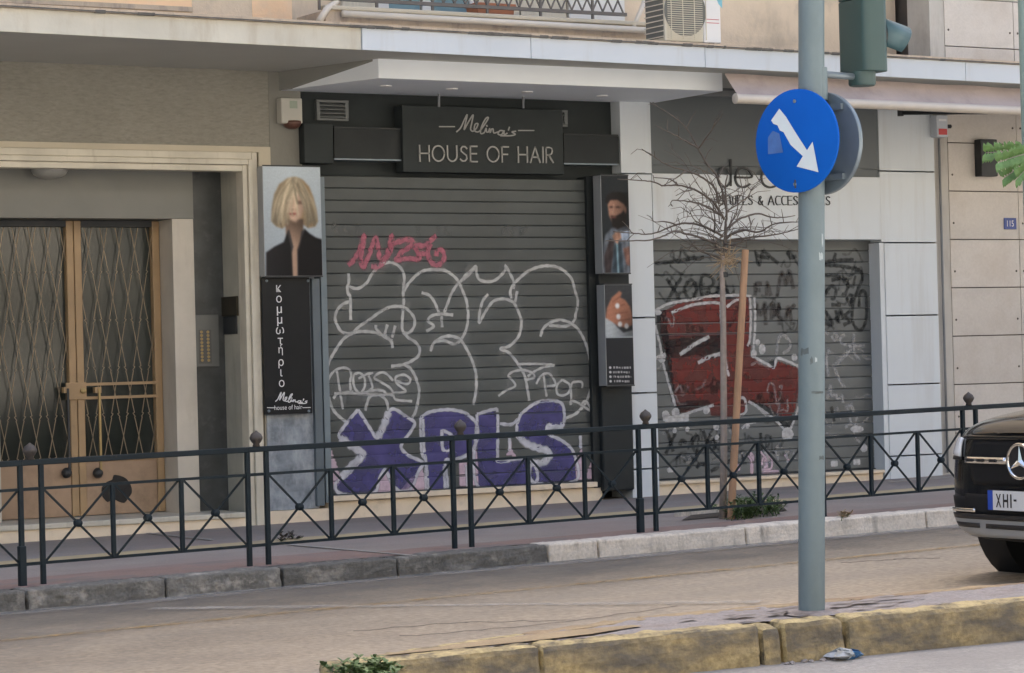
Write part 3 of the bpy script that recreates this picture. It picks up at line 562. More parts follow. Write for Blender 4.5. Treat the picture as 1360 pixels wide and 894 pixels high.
# ------------------------------------------------------------------ entrance door
YD = Y0 + R2
D = empty('entrance_door', (CXD, YD, zstep), 'bronze double entrance door with glass behind a wire lattice', 'door')
xr = xj0 - .004; xl = 2 * CXD - xr; zk = F(150, 612, -R2)[2]; ztop = zlin - .004
SW = .065
LV = [subpart('door_leaf', D), subpart('door_leaf', D)]
for i_, (x0, x1) in enumerate(((xl, xl + SW), (CXD - SW, CXD - .003), (CXD + .003, CXD + SW), (xr - SW, xr))):
    MB().box(x0, x1, YD - .03, YD + .04, zstep + .005, ztop).build('stile', M['bronze'], LV[i_ // 2], bevel=.006)
for LF, x0, x1 in ((LV[0], xl + SW, CXD - SW), (LV[1], CXD + SW, xr - SW)):
    MB().box(x0 + .001, x1 - .001, YD - .018, YD + .03, zstep + .005, zk).build('kick_panel', M['kick'], LF, bevel=.004)
    MB().box(x0 + .001, x1 - .001, YD - .028, YD + .035, zk + .001, zk + .03).build('rail', M['bronze'], LF)
    MB().box(x0 + .001, x1 - .001, YD - .028, YD + .035, ztop - .05, ztop).build('rail', M['darkmetal'], LF)
    MB().box(x0 + .001, x1 - .001, YD + .031, YD + .036, zk + .031, ztop - .051).build('glass_pane', M['glassdark'], LF)
    lt = MB(); rows = [F(150, y, -R2)[2] for y in (299, 363, 427, 490, 552, 612)]; rows[-1] = zk + .03; P2 = F(60.5, 400, -R2)[0] - F(50, 400, -R2)[0]; yw = YD - .012
    def seg(a, c):
        a, c = list(a), list(c)
        if a[0] > c[0]: a, c = c, a
        if c[0] < x0 or a[0] > x1: return
        if a[0] < x0: t = (x0 - a[0]) / (c[0] - a[0]); a = [x0, a[1] + (c[1] - a[1]) * t]
        if c[0] > x1: t = (x1 - a[0]) / (c[0] - a[0]); c = [x1, a[1] + (c[1] - a[1]) * t]
        lt.bar((a[0], yw, a[1]), (c[0], yw, c[1]), .0055, .0055)
    for fam in (1, -1):
        for j in range(-8, 26):
            x = x0 + P2 * (2 * j + .5) if fam == 1 else x0 + P2 * (2 * j + 1.5)
            for i in range(5):
                za, zb_ = rows[i], rows[i + 1]; h = za - zb_; xn = x + fam * P2
                xa = x; k = .014 * fam
                seg((xa, za - .05 * h), (xa + fam * P2 * .14, za - .16 * h)); seg((xa + fam * P2 * .14, za - .16 * h), (xn - fam * P2 * .14, zb_ + .16 * h)); seg((xn - fam * P2 * .14, zb_ + .16 * h), (xn, zb_ + .05 * h))
                seg((xn, zb_ + .05 * h), (xn - k, zb_ + .015)); seg((xn - k, zb_ + .015), (xn + k * .4, zb_ - .012)); seg((xn + k * .4, zb_ - .012), (xn, zb_ - .05 * h))
                x = xn
    lt.build('lattice', M['wire'], LF)
p = lambda x, y, d=0: F(x, y, -R2 + d)
MB().box(p(85, 515)[0], p(112, 515)[0], YD - .05, YD - .031, p(98, 531)[2], p(98, 508)[2]).build('lock_plate', M['bronze'], D, bevel=.004)
MB().lathe((p(107, 519)[0], YD - .05, p(107, 519)[2]), (0, -1, 0), [(.025, 0), (.025, .02), (.012, .025)], 12).build('lock_cylinder', M['brass'], D)
for y in (509.5, 527.5): MB().box(p(108, y)[0], xr - SW, YD - .045, YD - .031, p(150, y + 2)[2], p(150, y - 1.8)[2]).build('cross_bar', M['bronze'], D)
for x in (85, 126.5): 
    MB().bar((p(x, 520)[0], YD - .085, p(x, 516)[2]), (p(x, 520)[0], YD - .085, p(x, 630)[2]), .018, .018).build('pull_handle', M['brass'] if x > 100 else M['darkmetal'], D)
    MB().box(p(x - 5, 520)[0], p(x + 3, 520)[0], YD - .085, YD - .03, p(x, 522)[2], p(x, 514)[2]).build('handle_bracket', M['bronze'], D)
    MB().lathe((p(x, 628)[0], YD - .03, p(x, 628)[2]), (0, -1, 0), [(.035, 0), (.045, .03), (.03, .07), (.012, .08)], 12).build('handle_bracket', M['darkmetal'], D, smooth=True)
st = [(136, 660), (135, 648), (142, 640), (149, 637), (151, 631), (160, 632), (168, 636), (174, 645), (175, 655), (170, 662), (165, 668), (157, 666), (150, 663), (143, 667)]
st = cat_rom(st + [st[0]], 3)[:-1]
MB().prism([F(x, y, -R2 + .020) for x, y in st], [F(x, y, -R2 + .0225) for x, y in st]).build('paint_stain', M['stain'], D)
# intercom and letter plate
I = empty('intercom', F(275, 487, -R1), 'grey intercom panel with two columns of brass buttons on dark marble', 'intercom')
MB().fbox(260, 291, 418, 487, -R1 + .03, -R1 - .0).build('panel', mat('intercom_grey', (.13, .135, .13), .4, .08, 5, metal=.4), I, bevel=.004)
MB().fbox(264, 281, 438, 483, -R1 + .033, -R1 + .0).build('faceplate', mat('intercom_face', (.10, .10, .095), .4, .08, 5, metal=.4), I)
for c in range(2):
    for r in range(9):
        q = F(267.5 + c * 8.5 + r * .15, 441 + r * 4.7, -R1 + .034); MB().lathe((q[0], Y0 + R1 - .033, q[2]), (0, -1, 0), [(.013, 0), (.013, .006), (.008, .008)], 8).build('button', M['brass'], I)
zA, zB, zC = atx(306, 394, FXi)[2], atx(306, 420, FXi)[2], atx(306, 444, FXi)[2]; ya, yb_ = atx(319, 405, FXi)[1], atx(294, 405, FXi)[1]
Lp = empty('letter_plate', (FXi, ya, zC), 'dark bronze plate on the pale marble door reveal', 'plate')
MB().box(FXi - .02, FXi, ya + .03, yb_, zB, zA).build('upper_plate', mat('plate_bronze', (.035, .03, .018), .4, .2, 10, metal=.4), Lp, bevel=.003)
MB().box(FXi - .015, FXi, ya + .06, yb_ - .06, zC, zB - .001).build('lower_plate', M['darkmetal'], Lp, bevel=.003)
# ------------------------------------------------------------------ roller shutters and graffiti
HS = .1045
def prof(t):                                       # slat relief over its height, t in 0..1
    xs_ = [0, .03, .07, .5, .93, .97, 1]; ys_ = [0, .006, .0090, .0100, .0094, .006, 0]
    return float(np.interp(t, xs_, ys_))
class Shutter:
    def __init__(s, name, label, X0, X1, z0, z1, Y, m, hs):
        s.n = max(1, round((z1 - z0) / hs)); s.h = (z1 - z0) / s.n; s.z0, s.z1, s.Y, s.X0, s.X1 = z0, z1, Y, X0, X1
        s.root = empty(name, ((X0 + X1) / 2, Y, z0), label, 'shutter')
        b = MB(); ts_ = [0, .03, .07, .3, .5, .7, .93, .97, 1]; w = (X1 - X0) / 2
        for t in ts_: b.v += [(-w, -prof(t), t * s.h), (w, -prof(t), t * s.h)]
        b.f = [(2*i, 2*i+1, 2*i+3, 2*i+2) for i in range(len(ts_) - 1)]
        first = b.build('slat', m, s.root, local=True, fix=False)
        for i in range(1, s.n):
            o = first.copy(); COL.objects.link(o); o.parent = s.root; o.location = (random.uniform(-.001, .001), random.uniform(-.0012, .0012), i * s.h)
        MB().box(X0, X1, Y - .028, Y + .02, z0 - .035, z0 - .001).build('bottom_bar', M['darkmetal'], s.root, bevel=.004)
    def pt(s, x, y): q = aty(x, y, s.Y - .012); return np.array([q[0], q[2]])
    def yv(s, z, off): t = ((z - s.z0) / s.h) % 1.0; return s.Y - prof(t) - off
    def ink(s, name, strokes, width, m, off=.003, label=None):
        V, Fc, C = [], [], []
        for st in strokes:
            w = width
            if isinstance(st, dict): w = st['w']; st = st['p']
            P = cat_rom([s.pt(*q) for q in st], .011)
            if len(P) < 2: continue
            for i, c in enumerate(P):
                t = P[min(i + 1, len(P) - 1)] - P[max(i - 1, 0)]; nn = np.array([-t[1], t[0]]); nn = nn / (np.linalg.norm(nn) + 1e-9)
                ww = w * (1 + .12 * math.sin(i * .21 + len(V))); b0 = len(V)
                for j, (k, cv) in enumerate(((-1, 0), (-.55, .78), (0, 1), (.55, .78), (1, 0))):
                    q = c + nn * ww * k * .80
                    q[0] = min(max(q[0], s.X0 + .01), s.X1 - .01); q[1] = max(q[1], s.z0 - .02)
                    V.append((q[0], s.yv(q[1], off), q[1])); C.append(cv)
                if i:
                    for j in range(4): Fc.append((b0 - 5 + j, b0 + j, b0 + j + 1, b0 - 4 + j))
        return s._mk(name, V, Fc, C, m, label)
    def fill(s, name, polys, m, off=.0018, cell=.012, label=None, soft=1):
        V, Fc, C = [], [], []
        for poly in polys:
            P = np.array([s.pt(*q) for q in poly]); x0, z0 = P.min(0); x1, z1 = P.max(0)
            nx, nz = int((x1 - x0) / cell) + 2, int((z1 - z0) / cell) + 2; xs_ = x0 + np.arange(nx) * cell; zs_ = z0 + np.arange(nz) * cell
            GX, GZ = np.meshgrid(xs_, zs_); ins = np.zeros_like(GX, bool)
            for i in range(len(P)):
                (ax, az), (bx, bz) = P[i], P[i - 1]
                with np.errstate(divide='ignore', invalid='ignore'): ins ^= ((az > GZ) != (bz > GZ)) & (GX < (bx - ax) * (GZ - az) / (bz - az) + ax)
            idx = -np.ones_like(GX, int)
            for r in range(nz - 1):
                for c in range(nx - 1):
                    q = ins[r:r+2, c:c+2]
                    if q.sum() >= 2:
                        ids = []
                        for rr, cc in ((r, c), (r, c+1), (r+1, c+1), (r+1, c)):
                            if idx[rr, cc] < 0: idx[rr, cc] = len(V); z = max(GZ[rr, cc], s.z0 - .02); V.append((GX[rr, cc], s.yv(z, off), z)); C.append(1.0 if ins[rr, cc] else .35)
                            ids.append(idx[rr, cc])
                        Fc.append(tuple(ids))
        return s._mk(name, V, Fc, C, m, label)
    def _mk(s, name, V, Fc, C, m, label):
        me = bpy.data.meshes.new(name); L = s.root.location
        me.from_pydata([(v[0] - L[0], v[1] - L[1], v[2] - L[2]) for v in V], [], Fc); me.update()
        a = me.attributes.new('cov', 'FLOAT', 'POINT'); a.data.foreach_set('value', np.array(C, np.float32)); me.materials.append(m)
        o = bpy.data.objects.new(name, me); COL.objects.link(o); o.parent = s.root; o['kind'] = 'stuff'
        if label: o['label'] = label
        return o
def tr(ox, oy, k, *strokes): return [[(ox + x / k, oy + y / k) for x, y in st] for st in strokes]
G1 = Shutter('roller_shutter', 'dark grey roller shutter with white outline lettering and purple graffiti letters', F(431, 450)[0], F(789, 450)[0], F(600, 648)[2] + .0, F(600, 236)[2], Y0, M['slat'], HS)
W1 = paint_mat('spray_white', (.58, .58, .56), op=.88, worn=.45, wscale=14); OV = paint_mat('overspray', (.5, .5, .49), op=.10, worn=.8, wscale=9, gain=1.0); PK = paint_mat('spray_pink', (.50, .17, .22), op=.85, worn=.5); PKL = paint_mat('spray_palepink', (.66, .50, .58), op=.85, gain=1.0)
PU = paint_mat('spray_purple', (.088, .079, .225), op=.9, worn=.5, wscale=6); WB = paint_mat('spray_bright', (.64, .64, .68), op=.88, worn=.45, wscale=12)
GH = paint_mat('spray_ghost', (.20, .20, .19), op=.5, worn=.6)
c1 = tr(430, 300, 7.158, [(235,450),(238,530),(225,590),(230,640),(250,670),(255,740),(255,850),(255,895)],
 [(235,570),(290,595),(340,590),(410,540),(450,470),(510,400),(570,360),(630,345),(690,365),(745,420),(765,490),(760,560),(755,640),(760,720),(752,820),(745,925),(750,995),(800,1060),(870,1105),(910,1165),(900,1235),(850,1275),(770,1315),(640,1335)],
 [(765,620),(790,570),(830,520),(890,460),(960,425),(1060,415),(1150,425),(1220,465),(1280,530),(1320,620),(1350,690),(1365,760),(1373,830),(1368,920),(1345,1010),(1303,1085)],
 [(1438,400),(1370,475),(1280,545),(1215,640),(1180,730),(1140,840)], [(930,635),(1010,665),(1060,740),(1100,840)], [(1120,823),(1122,900),(1125,965)],
 [(245,720),(180,745),(130,800),(108,860),(115,915),(170,1005),(260,1020),(340,955),(430,895),(520,828),(620,775),(720,765),(790,790),(845,850),(865,900),(855,965),(810,1015),(760,1020)])
c3 = tr(430, 415, 7.158, [(650,270),(570,220),(480,190),(390,180),(300,190),(200,240),(130,330),(70,430),(35,520),(40,640),(30,700),(45,800),(80,905),(130,975),(210,1040)],
 [(495,120),(500,160),(560,220),(640,275),(655,340)], [(605,115),(585,190),(590,230)], [(680,125),(650,240)], [(1230,25),(1120,15),(1030,30),(990,80),(1045,130),(975,180)],
 [(1015,370),(1040,300),(1100,250),(1180,225),(1250,235),(1305,265),(1380,390),(1435,530),(1450,640),(1445,760),(1420,880)], [(1060,275),(1150,270),(1240,300),(1305,265)],
 [(770,500),(820,530),(870,610),(905,720),(905,780),(890,870),(870,950),(840,1000)], [(395,935),(410,870),(440,800),(520,785),(580,820),(605,870),(615,930)])
c3b = tr(430, 415, 7.158, [(45,640),(70,590),(110,550),(180,525),(245,545),(260,600),(250,650),(255,750)], [(125,550),(140,660),(160,780),(175,880),(185,920)], [(90,820),(140,770),(280,755)],
 [(285,590),(340,575),(385,620),(390,700),(350,765),(300,730),(280,650),(285,590)], [(330,630),(400,590),(470,575)], [(425,600),(450,660),(460,720),(400,760)], [(360,770),(480,740),(570,745)],
 [(660,650),(590,580),(530,575),(480,620),(540,660),(620,710),(660,760)], [(100,770),(300,770),(560,785),(700,760)], [(690,650),(790,680),(825,640),(770,595),(690,610),(690,670),(780,750),(680,765)], [(570,745),(600,780),(660,790),(690,830),(840,845)])
c2 = tr(610, 300, 7.158, [(10,530),(60,470),(110,430),(155,385),(165,450),(190,510),(270,530),(350,510),(440,420),(435,375),(480,450),(520,540),(515,600)],
 [(495,690),(485,620),(520,550),(560,510),(640,440),(740,395),(830,380),(920,390),(1000,430),(1070,510),(1100,620),(1120,680),(1125,760),(1105,840),(1100,885),(1060,935),(1000,955),(900,950),(850,945)],
 [(550,620),(530,720),(495,715)], [(275,650),(230,700),(205,770),(190,850),(190,920),(240,830),(320,720),(410,695),(480,710),(530,750),(575,850),(590,905),(580,1005),(540,1085),(470,1145),(390,1170),(470,1205),(560,1315),(620,1425),(650,1565),(665,1665)])
c4 = tr(610, 415, 7.158, [(770,230),(800,150),(860,100),(950,70),(1020,85),(1060,105),(1130,160),(1200,290),(1240,440),(1260,600),(1250,720),(1200,859),(1110,960),(1000,1010)])
c4b = tr(610, 415, 7.158, [(560,490),(720,490),(900,500),(800,520),(700,570),(650,610)], [(370,795),(440,745),(530,700),(500,640),(465,600),(520,560),(620,550),(700,580),(710,620),(640,640)],
 [(730,680),(780,600),(850,580),(900,640),(910,690),(830,700)], [(800,590),(815,700),(830,800)], [(980,640),(930,690),(930,770),(980,790),(1040,760),(1050,690),(980,640)], [(1065,870),(1065,690),(1110,660),(1165,665),(1170,720)], [(1060,880),(1060,840),(1130,860),(1250,935),(1200,840),(1150,890)])
G1.ink('overspray', c1 + c3 + c2 + c4 + c3b + c4b, .11, OV, .0026)
G1.ink('white_graffiti', c1 + c3 + c2 + c4, .0245, W1, label='large white outline graffiti'); G1.ink('white_tag', c3b + c4b, .020, W1, .0034, label='small white tags')
G1.ink('pink_tag', tr(430, 300, 7.158, [(230,375),(280,330),(340,230),(385,90),(365,220),(350,320),(375,395),(420,300),(490,120),(520,220),(530,300),(580,310),(620,220),(645,95),(635,230),(570,340),(510,390),(450,385)], [(620,190),(720,150),(830,135),(830,190),(740,250),(690,325),(800,310),(910,310),(870,190),(960,185),(1070,90)], [(880,265),(990,265)], [(1020,170),(990,240),(1010,330),(1080,375),(1140,320),(1130,240),(1080,235),(1070,290)]), .042, PK, .0036, label='pink spray tag')
X5 = lambda *q: tr(430, 530, 6.384, *q); X6 = lambda *q: tr(610, 530, 6.384, *q)
xX = [(290,90),(330,150),(400,260),(455,330),(500,220),(560,100),(610,90),(700,150),(770,200),(740,270),(690,340),(655,410),(720,480),(840,540),(800,620),(740,760),(640,780),(570,700),(520,600),(470,680),(420,800),(150,805),(100,720),(200,640),(340,470),(240,400),(130,320),(160,250),(220,170)]
pP = [(820,160),(900,110),(1050,90),(1180,110),(1240,150),(1290,200),(1305,260),(1298,340),(1268,420),(1200,480),(1090,520),(1030,530),(1040,770),(880,785),(865,540),(830,440)]
pL = [(150,130),(290,90),(325,130),(325,480),(340,530),(600,520),(630,720),(160,740)]
pS = [(520,130),(620,50),(720,15),(870,40),(880,220),(760,220),(740,260),(760,300),(880,360),(970,460),(990,690),(640,710),(610,560),(720,540),(770,500),(740,430),(600,400),(500,330),(490,220)]
G1.fill('pink_glow', X5([(420,800),(520,600),(610,800)], [(640,790),(830,560),(890,790)], [(15,500),(50,560),(60,420),(110,560),(150,700),(60,800),(20,800)]) + X6([(390,470),(420,440),(440,350),(450,440),(490,490)], [(985,690),(990,520),(1040,410),(1050,690)], [(1080,680),(1090,600),(1120,530),(1150,600),(1150,680)], [(0,540),(70,540),(75,740),(0,740)], [(110,440),(150,440),(170,735),(100,735)]), PKL, .0014)
G1.fill('purple_letters', X5(xX, pP) + X6(pL, pS), PU, .002, label='purple block letters')
cl = lambda p: p + [p[0]]
G1.ink('letter_outline', X5(cl(xX), cl(pP), [(1000,260),(1085,315),(1075,430),(1010,425),(1000,260)], [(840,170),(845,300),(850,440),(870,560),(885,780)], [(1020,570),(1030,760)]) + X6(cl(pL), cl(pS), [(155,240),(150,340),(120,420),(70,470),(0,510)], [(345,210),(440,215),(500,170)], [(60,560),(70,740)], [(425,330),(428,440)], [(1025,310),(1030,420)]), .026, WB, .0032, label='white outline of the purple letters')
G1.ink('letter_highlight', X5([(140,330),(250,410),(330,470),(240,560),(150,660)], [(460,320),(510,220),(550,110)]) + X6([(505,290),(560,370),(680,420),(750,440),(760,500),(690,545),(620,540)], [(740,240),(880,230)]), .055, WB, .0038)
G1.ink('faded_mark', [[(440, 305), (445, 297), (447, 312)], [(455, 300), (462, 312)], [(470, 300), (475, 300), (475, 312)], [(555, 300), (556, 313)], [(582, 300), (582, 312)], [(592, 300), (592, 310), (600, 310)], [(668, 312), (670, 300), (680, 312), (682, 300)], [(692, 300), (692, 311), (700, 300)]], .03, GH)
YS2 = Y0 + .13
xa_, xb_ = XP1 + .006, xrv
G2 = Shutter('roller_shutter', 'grey roller shutter with a red graffiti shape and black tags behind the sapling', xa_, xb_, F(1000, 630, -.13)[2], F(1000, 322, -.13)[2] + .03, YS2, M['slat2'], .108)
MB().box(xa_, xb_, YS2 - .05, YS2 + .02, F(1000, 322, -.13)[2] + .031, zs[3] + .02).build('shutter_box', M['darkmetal'], G2.root)
RD = paint_mat('spray_red', (.155, .028, .022), op=.92, worn=.35, wscale=8); BKs = paint_mat('spray_black', (.018, .02, .02), op=.75, worn=.5); BR = paint_mat('spray_brown', (.045, .028, .022), op=.6, worn=.6); W2 = paint_mat('spray_white_thin', (.60, .60, .60), op=.9, worn=.5)
red = [(877,416),(900,404),(930,397),(956,395),(972,398),(985,393),(993,393),(997,410),(998,440),(996,473),(1012,483),(1026,489),(1034,480),(1060,489),(1060,520),(1056,545),(1047,560),(1030,548),(1012,536),(985,535),(960,538),(935,540),(915,547),(900,549),(893,510),(885,470),(877,440)]
G2.fill('red_graffiti', [red], RD, .0018, label='dark red graffiti shape'); G2.fill('red_graffiti', [[(942,540),(990,532),(992,545),(984,553),(945,552)]], RD, .0018)
G2.fill('black_shade', [[(884,452),(930,446),(960,446),(966,470),(944,478),(925,470),(900,476),(886,474)], [(1000,533),(1020,540),(1046,562),(1056,552),(1048,571),(1040,568),(1018,550)], [(1018,484),(1024,478),(1031,478),(1028,489)], [(890,552),(930,541),(945,537),(940,531),(915,533),(898,536)], [(872,418),(884,411),(890,470),(897,530),(892,535),(883,480),(874,440)]], BKs, .0024)
G2.ink('white_outline', [[(869,413),(890,403),(925,397),(948,393),(962,393),(985,392),(998,394)],[(996,396),(997,420),(996,450),(993,460)],[(1002,395),(1003,430),(1001,462),(1003,474),(1018,483),(1028,488),(1032,476),(1046,480),(1062,487)],[(870,432),(877,460),(880,480),(887,505),(897,540)],[(892,415),(920,405),(945,402),(958,403)],[(957,402),(958,430),(962,470),(968,500)],[(905,552),(925,545),(948,538)],[(975,531),(988,529),(991,545),(985,551),(978,550)],[(994,533),(1005,540),(1018,552)],[(965,408),(975,400),(985,396)],[(1000,536),(1030,558),(1046,573),(1056,555),(1060,540)],[(985,569),(995,562),(1004,560)]], .024, W2, .003, label='white outline of the red shape')
G2.ink('white_slash', [[(903,471),(925,456),(942,447)],[(927,482),(940,475),(957,470)],[(868,477),(884,471)]], .032, W2, .0034)
def blob(x, y, r, n=12, k=1.2): return [(x + r * math.cos(2 * math.pi * i / n), y + r * k * math.sin(2 * math.pi * i / n)) for i in range(n)]
G2.fill('white_blobs', [blob(884,551,5), blob(897,548,5.5), blob(938,545,4.5), blob(951,567,4), blob(952,581,3), blob(913,570,3), blob(896,572,3), blob(904,567,3,k=.5), blob(1006,455,3.5), blob(1012,464,4.5,k=1.6), blob(1001,470,4,k=1.5), blob(874,415,5,k=.8), blob(879,476,5), blob(1046,577,8), blob(993,566,3), blob(890,624.5,5,k=.7), blob(1055,475,4), [(880,553),(915,550),(915,560),(880,560)], [(1103,612),(1112,612),(1112,620),(1103,620)], [(1133,610),(1142,610),(1142,618),(1133,618)], blob(1138,570,9,k=.5), blob(1147,595,5)], W2, .0036, cell=.009)
BK = [[(885,370),(896,386),(905,402)],[(905,369),(893,388),(886,403)],[(914,373),(909,385),(914,396),(921,396),(925,384),(920,373),(914,373)],[(932,396),(932,368),(943,367),(948,374),(944,381),(934,383)],[(952,370),(958,372),(948,396)],[(962,372),(968,396)],
 [(870,350),(900,347),(915,344),(935,342)],[(1003,332),(1008,352),(1013,332)],[(1013,332),(1024,342),(1034,350)],[(1006,340),(1022,343)],[(1045,334),(1050,342),(1058,340)],[(1110,336),(1106,350)],[(1090,349),(1112,346),(1134,345)],
 [(1095,352),(1120,354),(1142,360),(1145,370),(1138,388),(1133,405),(1132,425),(1137,436),(1144,438),(1150,425),(1151,400),(1148,387),(1142,390),(1141,408)],[(1095,366),(1110,366),(1117,370)],[(1096,390),(1104,380),(1110,385),(1108,396),(1103,396)],[(1114,368),(1124,371),(1126,380),(1122,392),(1118,390)],[(1104,372),(1116,370)],[(1124,395),(1130,405),(1132,390)],[(1104,405),(1117,405)],[(1095,412),(1106,430),(1095,430)],[(1110,412),(1112,428),(1116,412),(1120,424)],[(1130,412),(1122,420),(1130,426),(1120,432)],
 [(886,572),(890,585),(894,600)],[(897,575),(890,590),(884,603)],[(903,592),(905,585),(912,588)],[(926,576),(920,585),(922,598),(930,600)],[(934,572),(940,590)],[(944,577),(938,590),(950,585),(948,598)],[(925,622),(930,616),(940,618)],[(944,626),(955,620)],[(927,605),(912,625)],[(975,590),(974,600)],[(1010,575),(1012,600)],[(1104,540),(1108,560)]]
G2.ink('black_tag', BK, .03, BKs, .0028, label='black scribbled tags')
sq = np.random.default_rng(5)
def squiggles(n, x0, x1, y0, y1, w, h):
    out = []
    for _ in range(n):
        x, y = sq.uniform(x0, x1), sq.uniform(y0, y1); k = int(sq.integers(3, 7)); out.append([(x + w * i / k + sq.normal(0, 3), y + sq.normal(0, h)) for i in range(k + 1)])
    return out
G2.ink('black_scribble', squiggles(16, 872, 950, 335, 400, 26, 6) + squiggles(20, 1000, 1140, 335, 440, 24, 7) + squiggles(16, 872, 1040, 560, 622, 26, 7) + squiggles(8, 890, 1000, 420, 540, 24, 5), .019, paint_mat('scribble_black', (.02, .022, .022), op=.5, worn=.7), .0022, label='dense black scribbles')
G2.ink('pale_scribble', squiggles(16, 1000, 1140, 430, 600, 22, 7) + squiggles(10, 872, 1040, 570, 625, 22, 5) + squiggles(5, 870, 930, 420, 550, 16, 8), .017, paint_mat('scribble_pale', (.5, .5, .5), op=.42, worn=.75), .0024, label='pale scribbles')
BW = [[(1003,376),(1003,393)],[(1003,377),(1012,377)],[(1003,385),(1010,385)],[(1018,393),(1019,376),(1024,393)],[(1032,394),(1038,362),(1044,378),(1048,360),(1054,384)],[(1003,425),(1004,403),(1010,418),(1016,403),(1017,432)],[(1024,425),(1026,403),(1031,418),(1034,403),(1035,432)],[(1043,425),(1047,408),(1052,432)],[(1044,418),(1056,404)],
 [(912,430),(915,442)],[(920,432),(922,442)],[(930,432),(932,442)],[(908,512),(912,522)],[(918,510),(922,522)],[(928,512),(932,522)],[(948,512),(946,524)],[(988,498),(996,505)],[(1010,522),(1014,534)],[(1024,520),(1026,535)],[(1034,520),(1040,536)]]
G2.ink('brown_tag', BW, .036, BR, .0026, label='faded brown capital letters')
WT = [[(1031,472),(1034,450),(1040,445),(1048,452),(1049,462),(1040,470)],[(1095,438),(1100,445)],[(1104,446),(1108,452),(1112,446),(1107,442)],[(1122,444),(1116,450),(1118,456),(1124,458)],[(1134,443),(1134,465),(1142,480)],[(1126,460),(1148,459)],[(1101,462),(1098,478),(1100,500)],[(1132,464),(1112,482),(1105,486)],[(1108,488),(1115,505),(1122,515)],[(1098,530),(1103,512),(1104,525),(1110,524),(1112,530),(1118,526),(1119,535)],[(1126,545),(1124,540),(1131,540),(1134,548)],[(1128,555),(1130,562),(1122,568)],[(1138,553),(1134,575),(1142,588)],
 [(1016,600),(1020,608),(1022,615)],[(1030,598),(1034,612)],[(1044,600),(1046,615)],[(1052,598),(1056,610)]]
G2.ink('white_tag', WT, .03, paint_mat('spray_white_faint', (.5, .5, .5), op=.6, worn=.6), .0034, label='faint white tags')
G2.fill('pink_glow', [[(974,617),(984,617),(982,626),(974,626)],[(996,598),(1002,604),(1000,630),(996,628)],[(1012,625),(1035,624),(1035,630),(1012,631)],[(1014,607),(1022,600),(1020,624),(1014,624)]], PKL, .002)
G2.ink('pink_glow', [[(992,604),(998,612),(999,630)],[(1010,600),(1020,612)],[(1042,604),(1048,612)],[(1012,618),(1014,608),(1024,608),(1024,622),(1012,624)]], .02, PKL, .003)
# ------------------------------------------------------------------ lettering and prints
def ribbons(strokes, w, toP, out, name, m, parent, t=.004):
    """flat strokes of width w metres; toP maps 2-D points to 3-D, out is the outward normal"""
    b = MB(); out = np.array(out, float)
    for st in strokes:
        P = [toP(*q) for q in cat_rom(st, 1e9 if len(st) < 3 else max(.5, 1.2))] if len(st) > 2 else [toP(*q) for q in st]
        n = len(P); b0 = len(b.v)
        for i, c in enumerate(P):
            tv = np.array(P[min(i+1, n-1)]) - np.array(P[max(i-1, 0)]); s_ = np.cross(tv, out); s_ = s_ / (np.linalg.norm(s_) + 1e-9) * w / 2
            if i == 0: c = np.array(c) - tv / (np.linalg.norm(tv) + 1e-9) * w * .4
            if i == n - 1: c = np.array(c) + tv / (np.linalg.norm(tv) + 1e-9) * w * .4
            b.v += [tuple(c - s_), tuple(c + s_), tuple(c + s_ + out * t), tuple(c - s_ + out * t)]
        for i in range(n - 1):
            a = b0 + 4 * i
            for j in range(4): b.f.append((a + j, a + (j+1) % 4, a + 4 + (j+1) % 4, a + 4 + j))
        b.f += [(b0 + 3, b0 + 2, b0 + 1, b0), tuple(b0 + 4 * (n - 1) + j for j in range(4))]
    return b.build(name, m, parent)
def text_mesh(txt, name, m, parent, origin, ux, uz, out, width=None, height=None, t=.003, local=False, bold=0):
    cu = bpy.data.curves.new('glyphs', 'FONT'); cu.body = txt; cu.size = 1; cu.offset = bold; o = bpy.data.objects.new('glyphs', cu); COL.objects.link(o)
    bpy.context.view_layer.update(); me = o.evaluated_get(bpy.context.evaluated_depsgraph_get()).to_mesh()
    vs = np.array([v.co[:] for v in me.vertices]) if len(me.vertices) else np.zeros((0, 3)); fs = [tuple(p.vertices) for p in me.polygons]
    bpy.data.objects.remove(o)
    if not len(vs): return None
    mn, mx = vs.min(0), vs.max(0); k = (height / (mx[1] - mn[1])) if height else width / (mx[0] - mn[0]); kx = (width / (mx[0] - mn[0])) if width else k
    org, ux, uz, out = [np.array(v, float) for v in (origin, ux, uz, out)]
    b = MB(); b.add([org + ux * (v[0] - (mn[0] + mx[0]) / 2) * kx + uz * (v[1] - mn[1]) * k + out * t for v in vs], fs)
    return b.build(name, m, parent, fix=False, local=local)
def arc(cx, cy, rx, ry, a0, a1, n=10): return [(cx + rx * math.cos(math.radians(a0 + (a1 - a0) * i / n)), cy + ry * math.sin(math.radians(a0 + (a1 - a0) * i / n))) for i in range(n + 1)]
